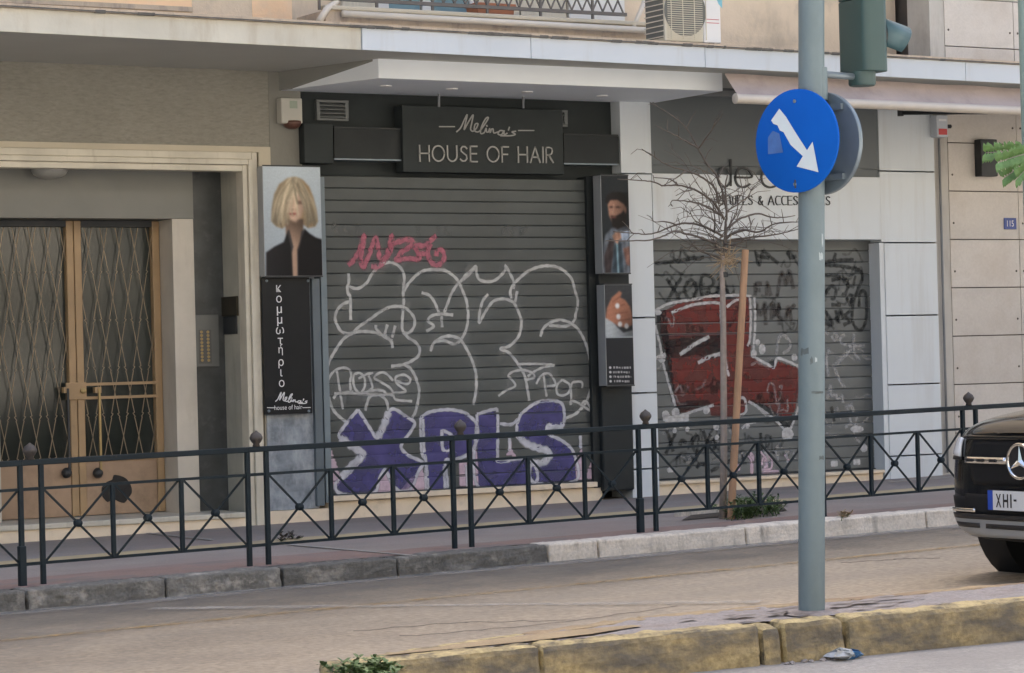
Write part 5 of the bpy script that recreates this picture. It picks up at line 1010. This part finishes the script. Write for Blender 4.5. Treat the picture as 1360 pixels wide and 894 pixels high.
PT = empty('planter', aty(655, 26, ybal + .2), 'terracotta planter box on the balcony', 'planter')
a, c = aty(634, 24, ybal + .15), aty(684, 26, ybal + .15); MB().hexa([(a[0] + .02, a[1], zt - .02), (c[0] - .02, a[1], zt - .02), (c[0] - .02, a[1] + .18, zt - .02), (a[0] + .02, a[1] + .18, zt - .02), (a[0], a[1], zt + .13), (c[0], a[1], zt + .13), (c[0], a[1] + .2, zt + .13), (a[0], a[1] + .2, zt + .13)]).build('trough', M['terra'], PT, bevel=.008)
MB().box(a[0] - .01, c[0] + .01, a[1] - .012, a[1] + .21, zt + .131, zt + .16).build('rim', M['terra'], PT, bevel=.006)
# ------------------------------------------------------------------ traffic pole, signs, signal
pb = ong(1078, 812, .01); zpt = 5.2; zp0 = pb[2]
r_ = .0645; top_ = aty(1077.6, 0, pb[1]); LEAN = (top_[0] - pb[0]) / (top_[2] - zp0)      # the pole leans slightly to the right
def pX(z): return pb[0] + LEAN * (z - zp0)
PO = empty('traffic_pole', tuple(pb), 'grey-green painted steel traffic pole standing on the median', 'pole')
MB().tube([(pX(zp0 - .05), pb[1], zp0 - .05), (pX(2.44), pb[1], 2.44)], r_, 32).build('shaft', M['polepaint'], PO, auto=50)
MB().tube([(pX(2.4401), pb[1], 2.4401), (pX(zpt), pb[1], zpt)], r_ - .001, 32).build('shaft', M['polepaint'], PO, auto=50)
MB().lathe((pb[0], pb[1], zp0 - .01), (0, 0, 1), [(.14, 0), (.12, .012), (.075, .018)], 20).build('concrete_collar', M['medianpave'], PO)
def scuff(px, py, wdeg, hgt, m):
    z = aty(1078, py, pb[1])[2]; a0 = math.atan2(-.857, -.515) + math.asin(max(-.95, min(.95, (px - 1078) / 17.6))); b = MB(); n = 6
    for i in range(n + 1):
        a = a0 + math.radians(wdeg) * (i / n - .5); j0, j1 = random.uniform(-.2, .2) * hgt, random.uniform(-.2, .2) * hgt
        b.v += [(pX(z) + (r_ + .0012) * math.cos(a), pb[1] + (r_ + .0012) * math.sin(a), z + j0 - hgt / 2), (pX(z) + (r_ + .0012) * math.cos(a), pb[1] + (r_ + .0012) * math.sin(a), z + j1 + hgt / 2)]
    b.f = [(2*i, 2*i+2, 2*i+3, 2*i+1) for i in range(n)]; return b.build('scuff_mark', m, PO, smooth=True)
pale = mat('scuff_pale', (.36, .42, .44), .6, .2, 40); drk = mat('scuff_dark', (.085, .105, .11), .7, .3, 30)
for a_ in ((1089, 341, 22, .035, pale), (1067, 467, 40, .03, drk), (1076, 479, 12, .03, drk), (1082, 478, 10, .02, pale), (1090, 608, 30, .018, drk), (1085, 521, 60, .012, drk), (1091, 320, 10, .05, pale)): scuff(*a_)
zj1 = aty(1078, 92, pb[1])[2]
MB().lathe((pX(aty(1078, 120, pb[1])[2]) + .028, pb[1] - .01, aty(1078, 120, pb[1])[2]), (0, 0, 1), [(.052, -.05), (.052, .11)], 16).build('clamp', M['polepaint'], PO, auto=40)
def disc(c, nrm, R, t=.02):
    return MB().lathe(c, nrm, [(R - .004, -t), (R, -t + .004), (R, -.004), (R - .006, 0)], 48)
nb = _n([-.966, -.259, 0]); cb = hit(1057, 187, (pX(2.3) - .115, pb[1] - .03, 2.3), nb)
SB = empty('road_sign', tuple(cb), 'round blue keep-right sign with a peeling white arrow', 'sign'); RB = .252
disc(cb, nb, RB).build('disc', M['signblue'], SB, auto=40)
ar = [(700,97),(657,160),(668,178),(690,186),(703,214),(722,222),(760,290),(825,350),(792,405),(908,435),(877,273),(847,318),(790,230),(735,140)]
MB().prism([hit(860 + x / 4, 120 + y / 4, cb + nb * .002, nb) for x, y in ar], [hit(860 + x / 4, 120 + y / 4, cb + nb * .0035, nb) for x, y in ar]).build('arrow', M['signwhite'], SB)
fd = mat('faded_sticker', (.045, .12, .34), .6, .15, 20); MB().prism([hit(860 + x / 4, 120 + y / 4, cb + nb * .001, nb) for x, y in [(640,250),(665,215),(700,230),(720,330),(640,340)]], [hit(860 + x / 4, 120 + y / 4, cb + nb * .002, nb) for x, y in [(640,250),(665,215),(700,230),(720,330),(640,340)]]).build('faded_patch', fd, SB)
for x, y in ((1055.5, 134.5), (1056, 245)): q = hit(x, y, cb, nb); MB().lathe(q, nb, [(.009, 0), (.009, .004), (.005, .006)], 10).build('bolt', M['signback'], SB)
MB().tube([hit(1056, 239, cb + nb * .003, nb), hit(1056.3, 250, cb + nb * .003, nb)], .004, 6).build('rust_streak', M['darkmetal'], SB)
nr = _n([.988, .156, 0]); cr = hit(1096, 191, (pX(2.3) + .10, pb[1] + .015, 2.3), nr)
SR = empty('road_sign', tuple(cr), 'round sign seen from behind, bare grey metal, on the traffic pole', 'sign')
disc(cr, nr, .252, .025).build('disc', M['signback'], SR, auto=40)
for z in (.17, -.17):
    MB().bar(cr - nr * .035 + [0, 0, z] - np.array([-nr[1], nr[0], 0]) * .15, cr - nr * .035 + [0, 0, z] + np.array([-nr[1], nr[0], 0]) * .15, .02, .03).build('stiffener', M['signback'], SR)
    MB().bar((pX(cr[2]) - .10, pb[1] - .02, cr[2] + z), tuple(cr - nr * .02 + [0, 0, z]), .03, .025).build('bracket', mat('rusty', (.10, .06, .045), .7, .3, 20), SR)
# signal head seen from behind and the side
hc = aty(1146, 50, pb[1] + .05); hz0 = aty(1146, 97, pb[1] + .05)[2]
TL = empty('traffic_light', (hc[0], hc[1], hz0), 'dark green traffic signal head seen from behind, visor to the right', 'traffic light')
hx, hy = .078, .115
def rr(cx, cy, hx, hy, r, z):
    out = []
    for sx, sy, a0 in ((1, 1, 0), (-1, 1, 90), (-1, -1, 180), (1, -1, 270)):
        for i in range(6): a = math.radians(a0 + 18 * i); out.append((cx + sx * (hx - r) + r * math.cos(a), cy + sy * (hy - r) + r * math.sin(a), z))
    return out
for k in range(3):
    z0_ = hz0 + k * .36; MB().prism(rr(hc[0], hc[1], hx, hy, .04, z0_ + (.002 if k else 0)), rr(hc[0], hc[1], hx, hy, .04, z0_ + .358)).build('signal_section', M['lightgreen'], TL, auto=35, bevel=.004)
    vc = Vector((hc[0] + hx, hc[1], z0_ + .185)); b = MB(); n = 16
    for i, (L1, L2) in enumerate(((0, .0), (1, 1))):
        for j in range(n + 1):
            a = math.radians(-35 + 250 * j / n); rad = .105
            ln = .0 if i == 0 else .19 - .06 * (1 - math.sin(a)) 
            b.v.append((vc.x + ln, vc.y + rad * math.cos(a), vc.z + rad * math.sin(a) - .25 * ln * (1 if i else 0)))
    b.f = [(j, j + 1, n + 2 + j, n + 1 + j) for j in range(n)]
    o = b.build('visor', mat('visor_green', (.045, .095, .11), .45, .05, 4), TL, smooth=True); sd = o.modifiers.new('thick', 'SOLIDIFY'); sd.thickness = .006
    MB().lathe((hc[0] + hx, hc[1], z0_ + .185), (1, 0, 0), [(.10, 0), (.098, .01), (.06, .03), (.0, .035)], 24).build('lens', M['oppglass'], TL, smooth=True)
bc = aty(1134, 106, pb[1] + .03); MB().lathe((hc[0] - .028, hc[1] - .02, hz0 + .002), (0, 0, -1), [(.068, 0), (.068, .06), (.062, .07)], 20).build('mount_boss', M['lightgreen'], TL, auto=40)
MB().tube([(pX(hz0) + .04, pb[1], hz0 - .02), (hc[0] - .03, hc[1] - .02, hz0 - .025)], .018, 10).build('arm', M['signback'], TL, smooth=True); MB().tube([(pX(hz0 + 1.15), pb[1], hz0 + 1.15), (hc[0], hc[1], hz0 + 1.12)], .018, 10).build('arm', M['signback'], TL, smooth=True)
# second pole at the right edge of the view
pe = ong(1379, 652); tag(MB().tube([(pe[0], pe[1], pe[2] - .05), (pe[0], pe[1], 5.5)], .06, 20).build('lamp_post', mat('post_green', (.30, .40, .36), .5, .06, 4), auto=40), 'slim pale green post at the right edge, behind the car', 'post')
# ------------------------------------------------------------------ sapling, stake, weeds
tb = ong(960, 689); YT = tb[1]
T_ = empty('sapling', tuple(tb), 'bare young street tree tied to a stake', 'tree')
tp = lambda x, y, dy=0: aty(x, y, YT + dy)
trk = [tp(960, 690), tp(961.5, 600), tp(961, 500), tp(960.5, 420), tp(959, 360), tp(960, 340)]
MB().tube([(v[0], v[1], v[2]) for v in trk], [.030, .027, .025, .023, .020, .018], 12).build('trunk', M['bark'], T_, smooth=True)
br = [[(520,880),(530,780),(535,680),(540,590),(533,480),(545,420)],[(530,640),(480,560),(430,520),(380,490),(300,470),(220,470),(160,450),(0,440)],[(520,620),(450,580),(380,555),(270,545),(272,575)],[(500,560),(480,480),(400,420),(340,400),(250,370),(170,320)],
 [(540,590),(500,440),(440,360),(400,290),(350,200),(280,130),(160,60)],[(400,290),(380,275),(290,225),(190,175)],[(405,285),(450,220),(520,115)],[(520,720),(440,680),(380,660),(290,665),(170,710),(60,705),(-20,700)],[(500,760),(440,740),(380,720),(340,710),(280,700),(160,740),(-60,745)],
 [(540,600),(600,560),(650,520),(670,480),(720,450)],[(545,680),(600,640),(650,620),(700,610),(780,630),(880,620)],[(550,720),(620,690),(700,700),(780,660),(900,650)],[(560,740),(640,730),(730,720),(800,710),(900,685)],[(510,830),(460,815),(400,790),(340,720)],[(340,400),(280,440),(220,475)],[(480,700),(482,640),(470,560)],
 [(535,700),(590,600),(600,540),(620,500)],[(530,760),(590,770),(640,780)],[(515,790),(450,780),(380,800),(310,760)],[(380,490),(330,500),(290,520)],[(300,470),(260,440),(180,430)],[(290,665),(240,650),(180,650)],[(650,620),(660,670),(650,720)],[(440,680),(380,640),(360,600)],[(170,320),(120,290)],[(500,560),(520,500),(500,430)]]
b = MB(); b2 = MB()
for i, s in enumerate(br):
    P = cat_rom([np.array(q, float) for q in s], 14); dv = random.uniform(-.5, .5) if i else 0; n = len(P)
    pts = [tp(820 + q[0] / 3.724 + random.gauss(0, .25), 120 + q[1] / 3.724 + random.gauss(0, .25), dv * (k / n)) for k, q in enumerate(P)]
    r0 = .016 if i == 0 else (.010 if n > 18 else .007)
    b.tube(pts, [r0 * (1 - .7 * k / n) for k in range(n)], 6)
    for k in range(3, n, 4):
        if random.random() < .75:
            p_ = np.array(pts[k]); d_ = np.array([random.uniform(-1, 1), random.uniform(-.8, .8), random.uniform(-.15, .9)]); L1 = random.uniform(.06, .22); e = p_ + d_ * L1 * .5 + [0, 0, .02]
            b2.tube([p_, e, p_ + d_ * L1 + [0, 0, random.uniform(-.03, .04)]], [.0035, .0028, .0015], 4)
for k in range(40):
    y0_ = random.uniform(262, 352); p_ = np.array(tp(957 + random.gauss(0, 4), y0_)); a = random.choice((-1, 1)) * random.uniform(.25, .85); L1 = random.uniform(.2, .75); cur = p_.copy(); d_ = np.array([a, random.uniform(-.6, .6), random.uniform(.05, .9)]); d_ /= np.linalg.norm(d_); P = [cur.copy()]
    for j in range(6): cur = cur + d_ * L1 / 6; d_ = d_ + np.array([random.gauss(0, .16), random.gauss(0, .16), random.gauss(-.16 if abs(a) > .4 else .05, .18)]); d_ /= np.linalg.norm(d_); P.append(cur.copy())
    b2.tube(P, [.0042 - .0005 * j for j in range(7)], 5)
    for j in (2, 4, 5):
        f_ = P[j] + np.array([random.gauss(0, .06), random.gauss(0, .05), random.uniform(-.01, .10)]); b2.tube([P[j], (P[j] + f_) / 2 + [0, 0, .008], f_], [.0024, .002, .0012], 4)
b.build('branches', M['twig'], T_, smooth=True); tag(b2.build('twigs', M['twig'], T_), kind='stuff')
b = MB()
for i in range(70):
    c_ = tp(random.gauss(966, 6), random.gauss(346, 6), random.gauss(0, .04)); d_ = np.array([random.gauss(0, 1), random.gauss(0, 1), random.gauss(.25, .8)]); d_ = d_ / np.linalg.norm(d_) * random.uniform(.05, .17); b.tube([c_, c_ + d_ * .6, c_ + d_ + [0, 0, random.uniform(-.02, .02)]], [.004, .003, .0015], 4)
tag(b.build('cut_shoots', M['straw'], T_), kind='stuff')
MB().lathe(tp(962, 365), (0, 0, 1), [(.03, -.02), (.032, .02)], 10).build('tie', M['darkmetal'], T_)
sb = ong(967, 691, -.01); stt = aty(989, 332, sb[1] - .02)
tag(MB().tube([(sb[0], sb[1] - .03, sb[2] - .05), ((sb[0] + stt[0]) / 2, sb[1] - .03, (sb[2] + stt[2]) / 2), (stt[0], sb[1] - .03, stt[2])], [.030, .028, .027], 12).build('wooden_stake', M['stake'], auto=50), 'leaning round wooden stake supporting the bare sapling', 'stake')
pit = [ong(905, 691, .006), ong(1045, 678, .006), ong(1035, 668, .006), ong(925, 680, .006)]
tag(MB().add(pit, [(0, 1, 2, 3)]).build('tree_pit', M['soil']), 'bare soil tree pit in the pavement', kind='structure')
e0, e1 = ong(900, 686, .0), ong(955, 681, 0); tag(MB().bar((e0[0], e0[1], e0[2] + .02), (e1[0], e1[1], e1[2] + .02), .08, .06).build('pit_edging', M['kerblight'], bevel=.006), 'low concrete edging beside the tree pit', kind='structure')
def leafblade(b, p, d, up_, L, w):
    d, up_ = Vector(d).normalized(), Vector(up_); s_ = d.cross(up_); s_ = s_.normalized() * w / 2 if s_.length > 1e-4 else Vector((w / 2, 0, 0)); p = Vector(p); n_ = s_.cross(d).normalized() * L * .12
    b.add([p, p + d * L * .35 + s_ + n_, p + d * L * .75 + s_ * .7 + n_, p + d * L, p + d * L * .75 - s_ * .7 + n_, p + d * L * .35 - s_ + n_], [(0, 1, 5), (1, 2, 4, 5), (2, 3, 4)])
def weed(name, label, spots, n, h, m):
    c0 = ong(*spots[0]); t = empty(name, tuple(c0), label, 'plant'); b = MB(); stem = MB()
    for i in range(n):
        x, y = random.choice(spots); p = ong(x + random.gauss(0, 4), y + random.gauss(0, 1.5)); hh = h * random.uniform(.35, 1); tip = p + np.array([random.gauss(0, .07), random.gauss(0, .07), hh])
        stem.tube([p, (p + tip) / 2 + [random.gauss(0, .01), 0, 0], tip], [.004, .003, .002], 4)
        for k in range(16):
            f_ = random.uniform(.15, 1); q = p + (tip - p) * f_; a = random.uniform(0, 6.28); leafblade(b, q, (math.cos(a), math.sin(a), random.uniform(-.2, .7)), (0, 0, 1), random.uniform(.025, .06), random.uniform(.014, .028))
    tag(stem.build('stems', M['leaf'], t), kind='stuff'); b.build('leaves', m, t, fix=False)
weed('weed_clump', 'clump of green weeds at the foot of the sapling', [(975, 688), (985, 688), (995, 687), (1008, 685), (1020, 684), (1030, 683), (990, 684), (978, 684)], 80, .17, M['leaf'])
weed('weed_clump', 'weeds growing from the nose of the yellow median kerb', [(455, 899), (466, 901), (478, 901), (490, 899), (503, 900), (508, 902)], 34, .08, M['leaf'])
weed('weed_clump', 'tiny dry weed at the pavement kerb right of the traffic pole', [(1115, 690), (1120, 690)], 5, .07, M['straw'])
weed('weed_clump', 'tiny dark weed behind the railing below the grey marble pillar', [(372, 718), (388, 716)], 6, .05, M['twig'])
# leafy tree whose branch reaches in from the right
lt0 = ong(1440, 668); LT = empty('street_tree', tuple(lt0), 'leafy tree reaching a feathery branch in at the right edge', 'tree')
ctop = aty(1440, 150, lt0[1]); MB().tube([lt0, aty(1438, 400, lt0[1]), ctop], [.07, .06, .045], 12).build('trunk', M['bark'], LT, smooth=True)
b = MB(); lv = MB()
def frond(p0, p1, droop):
    P = [np.array(p0) + (np.array(p1) - np.array(p0)) * t - np.array([0, 0, droop * t * t]) for t in np.linspace(0, 1, 22)]; b.tube(P, [.004 * (1 - .7 * t) + .001 for t in np.linspace(0, 1, 22)], 5)
    for k in range(4, 22):
        d_ = Vector(P[k] - P[k - 1]).normalized()
        for s_ in (-1, 1): leafblade(lv, P[k], d_ * .45 + Vector((0, 0, 1.0 if s_ > 0 else -1.0)) + Vector((0, random.uniform(-.3, .3), random.uniform(-.3, .1))), (-.5, -.85, random.uniform(-.3, .3)), .085, .034)
root = aty(1420, 190, lt0[1] - .1); b.tube([ctop + np.array([0, 0, -.3]), root, aty(1390, 200, lt0[1] - .2)], [.02, .014, .008], 6)
j = np.array(aty(1388, 198, lt0[1] - .2))
for (x, y, dy, dr) in ((1309, 203, -.25, .0), (1334, 236, -.1, .0), (1352, 236, -.3, .0), (1325, 212, -.5, .02), (1372, 245, -.2, 0)): frond(j, aty(x, y, lt0[1] - .2 + dy), dr)
for k in range(26):
    a = ctop + np.array([random.gauss(0, .25), random.gauss(0, .3), random.uniform(-.2, .9)]); a[0] += .35; e = a + np.array([random.uniform(.35, 1.0), random.gauss(0, .35), random.uniform(-.3, .35)]); frond(a, e, .12)
b.build('branches', M['bark'], LT); lv.build('leaves', M['leaflight'], LT, fix=False)
LB = empty('crumpled_wrapper', ong(1128, 873, -.2), 'crumpled blue and clear plastic litter below the broken median kerb', 'litter')
for nm, x, y, R, m in (('blue_wrapper', 1131, 873, .05, mat('wrapper_blue', (.05, .16, .33), .3, .3, 30)), ('clear_wrapper', 1117, 875, .06, mat('wrapper_clear', (.40, .42, .43), .3, .2, 30))):
    c_ = ong(x, y, -.19); b = MB(); b.lathe(c_, (0, 0, 1), [(R * .5, 0), (R, R * .25), (R * .8, R * .55), (R * .2, R * .7)], 14)
    b.v = [tuple(np.array(v) + rng.normal(0, R * .22, 3) * [1.3, 1, .5]) for v in b.v]; b.build(nm, m, LB)
# ------------------------------------------------------------------ car
from mathutils.bvhtree import BVHTree
PHI = math.radians(.3); cb_, cs_ = np.array([math.cos(PHI), math.sin(PHI)]), np.array([-math.sin(PHI), math.cos(PHI)])
C0 = np.array([10.237, 11.40])
CAR = empty('car', (C0[0], C0[1], pz(C0[0], C0[1], -.121)), 'black SUV with a round star emblem driving in from the right edge', 'car', rz=PHI)
ST = [(.0,.27,.40,.50,.35,.54,.50,.54,.66,.50,.80,.38,.87,.885),(.06,.255,.52,.65,.335,.69,.5,.69,.67,.64,.84,.48,.92,.935),(.20,.24,.64,.78,.32,.81,.5,.81,.68,.77,.885,.57,.96,.98),(.5,.23,.74,.875,.30,.895,.5,.895,.70,.86,.93,.63,1.0,1.025),
 (1.0,.23,.78,.905,.30,.92,.5,.92,.72,.89,.965,.67,1.05,1.075),(1.35,.23,.78,.905,.30,.92,.5,.92,.74,.90,.99,.70,1.09,1.125),(2.05,.23,.78,.905,.28,.92,.5,.92,.76,.89,1.01,.64,1.51,1.575),(3.2,.23,.78,.905,.28,.92,.5,.92,.78,.89,1.03,.64,1.58,1.65),
 (4.1,.23,.78,.905,.30,.92,.5,.92,.78,.88,1.05,.62,1.50,1.57),(4.5,.28,.72,.86,.34,.885,.5,.885,.78,.83,1.06,.58,1.28,1.34),(4.63,.34,.55,.74,.40,.77,.5,.77,.78,.72,1.0,.48,1.08,1.10)]
b = MB(); R_ = 14
for s in ST:
    x, zb2, wb, *r = s; half = [(wb, zb2), (r[0], r[1]), (r[2], r[3]), (r[4], r[5]), (r[6], r[7]), (r[8], r[9])]; ztop_ = r[10]
    ring = [(0, zb2)] + half + [(0, ztop_)] + [(-w, z) for w, z in half[::-1]]
    b.v += [(x, y, z) for y, z in ring]
n = R_
for i in range(len(ST) - 1):
    for k in range(n): b.f.append((i*n + k, i*n + (k+1) % n, (i+1)*n + (k+1) % n, (i+1)*n + k))
# end caps: quads across the ring
for base, flip in ((0, False), ((len(ST) - 1) * n, True)):
    for k in range(6):
        q = [base + k, base + k + 1, base + (n - k - 1) % n, base + (n - k) % n]
        q = list(dict.fromkeys(q)); b.f.append(tuple(q[::-1] if flip else q))
body = b.build('body', M['carblack'], CAR, smooth=True, local=True); sub = body.modifiers.new('sub', 'SUBSURF'); sub.levels = sub.render_levels = 3
bpy.context.view_layer.update()
ev = body.evaluated_get(bpy.context.evaluated_depsgraph_get()); me_ = ev.to_mesh(); bvh = BVHTree.FromPolygons([v.co.copy() for v in me_.vertices], [tuple(p.vertices) for p in me_.polygons]); ev.to_mesh_clear()
def cast(y, z):
    h = bvh.ray_cast(Vector((-2, y, z)), Vector((1, 0, 0))); return h[0].x if h[0] else .3
def drape(name, f, m, nu=24, nv=6, off=.006, th=.012, smooth=True):   # f(u,v) -> (y,z)
    b = MB()
    for j in range(nv + 1):
        for i in range(nu + 1):
            y, z = f(i / nu, j / nv); b.v.append((cast(y, z) - off, y, z))
    w = nu + 1; b.f = [(j*w + i, j*w + i + 1, (j+1)*w + i + 1, (j+1)*w + i) for j in range(nv) for i in range(nu)]
    o = b.build(name, m, CAR, smooth=smooth, local=True)
    if th: sd = o.modifiers.new('thick', 'SOLIDIFY'); sd.thickness = th; sd.offset = 0
    return o
lerp = lambda a, c, t: a + (c - a) * t
drape('grille', lambda u, v: (lerp(-.50, .50, u) * lerp(1, .86, abs(v - .5) * 2), lerp(.575, .835, v)), M['carplastic'], 30, 8, .004)
drape('grille_frame', lambda u, v: (lerp(-.53, .53, u), lerp(.84, .862, v)), M['carblack'], 30, 2, .012)
for s_ in (-1, 1):
    drape('grille_bar', lambda u, v: (s_ * lerp(.12, .49, u), lerp(.700, .737, v)), M['chrome'], 12, 2, .024, .012)
    for y in (.20, .31, .41): drape('bar_slot', lambda u, v: (s_ * lerp(y, y + .06, u), lerp(.709, .728, v)), M['ink'], 4, 2, .034, .004)
    drape('headlight', lambda u, v: (s_ * lerp(.56, .805, u), lerp(.735 + .02 * u, .845 - .01 * u, v)), M['headlamp'], 14, 6, .012, .015)
    drape('headlight_surround', lambda u, v: (s_ * lerp(.545, .815, u), lerp(.715, .735, v)), M['ink'], 12, 2, .013, .01)
    drape('fog_intake', lambda u, v: (s_ * lerp(.50, .80, u), lerp(.40, .50, v)), M['carplastic'], 14, 4, .006)
    drape('fog_trim', lambda u, v: (s_ * lerp(.40, .66, u), lerp(.415, .435, v)), M['chrome'], 14, 2, .03, .012)
drape('lower_intake', lambda u, v: (lerp(-.52, .52, u), lerp(.395, .52, v)), M['carplastic'], 24, 4, .008)
drape('skid_plate', lambda u, v: (lerp(-.72, .72, u) * lerp(.93, 1, v), lerp(.275, .395, v)), M['silver'], 40, 5, .022, .02)
for y0_, y1_ in ((-.62, -.36), (-.30, .30), (.36, .62)): drape('skid_slot', lambda u, v: (lerp(y0_, y1_, u), lerp(.325, .352, v)), M['ink'], 10, 2, .036, .004)
drape('upper_slot', lambda u, v: (lerp(-.66, .66, u), lerp(.375, .405, v)), M['ink'], 30, 2, .034, .004)
drape('chin', lambda u, v: (lerp(-.66, .66, u), lerp(.245, .277, v)), M['carplastic'], 24, 2, .01, .015)
gx = cast(0, .718) - .03
ring = [(gx, .098 * math.cos(a), .718 + .098 * math.sin(a)) for a in np.linspace(0, 2 * math.pi, 33)]
MB().tube(ring, .011, 10, cap=False).build('emblem_ring', M['chrome'], CAR, local=True, smooth=True)
b = MB()
for k in range(3):
    a = math.radians(90 + 120 * k); tip = (gx - .004, .092 * math.cos(a), .718 + .092 * math.sin(a)); l1 = (gx, .022 * math.cos(a + 1.05), .718 + .022 * math.sin(a + 1.05)); l2 = (gx, .022 * math.cos(a - 1.05), .718 + .022 * math.sin(a - 1.05))
    b.add([(gx - .012, 0, .718), l1, tip, l2], [(0, 1, 2), (0, 2, 3)])
b.build('emblem_star', M['chrome'], CAR, local=True); MB().lathe((gx + .012, 0, .718), (-1, 0, 0), [(.1, 0), (.09, .01), (.0, .011)], 28).build('emblem_disc', M['ink'], CAR, local=True)
px_ = cast(0, .49) - .045
MB().box(px_, px_ + .012, -.262, .262, .432, .552).build('plate_holder', M['ink'], CAR, local=True, bevel=.003)
P_ = MB().box(px_ - .004, px_ - .0005, -.258, .214, .436, .548).build('number_plate', M['platewhite'], CAR, local=True)
MB().box(px_ - .004, px_ - .0005, .2145, .258, .436, .548).build('country_band', M['plateblue'], P_, local=True)
for txt, y in (('X', .165), ('H', .105), ('I', .06), ('-', .025)): 
    text_mesh(txt, 'plate_digit', M['ink'], P_, (px_ - .004, y, .452 if txt != '-' else .49), (0, -1, 0), (0, 0, 1), (-1, 0, 0), {'I': .012, '-': .025}.get(txt, .045), .078 if txt != '-' else .012, .0015, True, .025)
for wx in (.86, 3.62):
    for s_ in (-1, 1):
        y = s_ * .80; w = MB().lathe((wx, y - s_ * .12, .355), (0, s_, 0), [(.22, 0), (.33, .005), (.352, .03), (.355, .12), (.352, .21), (.33, .235), (.24, .238), (.23, .20)], 40).build('wheel', M['tyre'], CAR, local=True, auto=40)
        rm = MB()
        for k in range(5):
            a = 2 * math.pi * k / 5; rm.bar((wx, y + s_ * .10, .355), (wx + .22 * math.cos(a), y + s_ * .10, .355 + .22 * math.sin(a)), .05, .03, (0, 1, 0))
        rm.lathe((wx, y + s_ * .085, .355), (0, s_, 0), [(.05, 0), (.05, .03), (.02, .035)], 14).build('rim', M['silver'], w, local=True)
        MB().lathe((wx, y - s_ * .10, .355), (0, s_, 0), [(.43, -.02), (.435, .218), (.40, .222), (.40, 0)], 36).build('wheel_arch', M['carplastic'], CAR, local=True, auto=40)
def cast_d(p, d): h = bvh.ray_cast(Vector(p), Vector(d)); return h[0]
def patch(name, corners, d, m, off, nu=10, nv=8):
    b = MB(); c = [Vector(q) for q in corners]
    for j in range(nv + 1):
        for i in range(nu + 1):
            q = c[0].lerp(c[1], i / nu).lerp(c[3].lerp(c[2], i / nu), j / nv); h = cast_d(q, d); h = h if h else q
            b.v.append(tuple(h - Vector(d) * off))
    w = nu + 1; b.f = [(j*w + i, j*w + i + 1, (j+1)*w + i + 1, (j+1)*w + i) for j in range(nv) for i in range(nu)]
    return b.build(name, m, CAR, local=True, smooth=True)
patch('windscreen', [(1.42, -.62, 3), (1.42, .62, 3), (2.0, .52, 3), (2.0, -.52, 3)], (0, 0, -1), M['carglass'], .006)
for s_ in (-1, 1):
    patch('side_window', [(1.95, s_ * 3, 1.08), (2.75, s_ * 3, 1.08), (2.75, s_ * 3, 1.46), (2.25, s_ * 3, 1.44)], (0, -s_, 0), M['carglass'], .006); patch('side_window', [(2.83, s_ * 3, 1.08), (3.9, s_ * 3, 1.12), (3.8, s_ * 3, 1.44), (2.83, s_ * 3, 1.47)], (0, -s_, 0), M['carglass'], .006)
    MB().lathe((1.75, s_ * .98, 1.1), (1, 0, 0), [(.04, -.07), (.11, -.05), (.12, 0), (.10, .06)], 14).build('mirror', M['carblack'], CAR, local=True, smooth=True); MB().bar((1.77, s_ * .86, 1.05), (1.77, s_ * .95, 1.08), .04).build('mirror_arm', M['carplastic'], CAR, local=True)
# ------------------------------------------------------------------ sunlit house across the street
OP = empty('apartment_house', (10, -14, 0), 'sunlit ochre apartment house across the street, behind the viewpoint', 'building')
yo = -13.0
MB().box(-35, 60, yo - 8, yo, -.5, 17).build('wall', M['oppwall'], OP)
for k in range(5):
    z = .5 + k * 3.3
    if k: MB().box(-33, 58, yo + .001, yo + 1.2, z - .3, z - .12).build('balcony', M['oppslab'], OP)
    for i in range(15): x = -32 + i * 6; MB().box(x, x + 2.2, yo + .001, yo + .03, z, z + 2.3).build('window', M['oppglass'], OP)
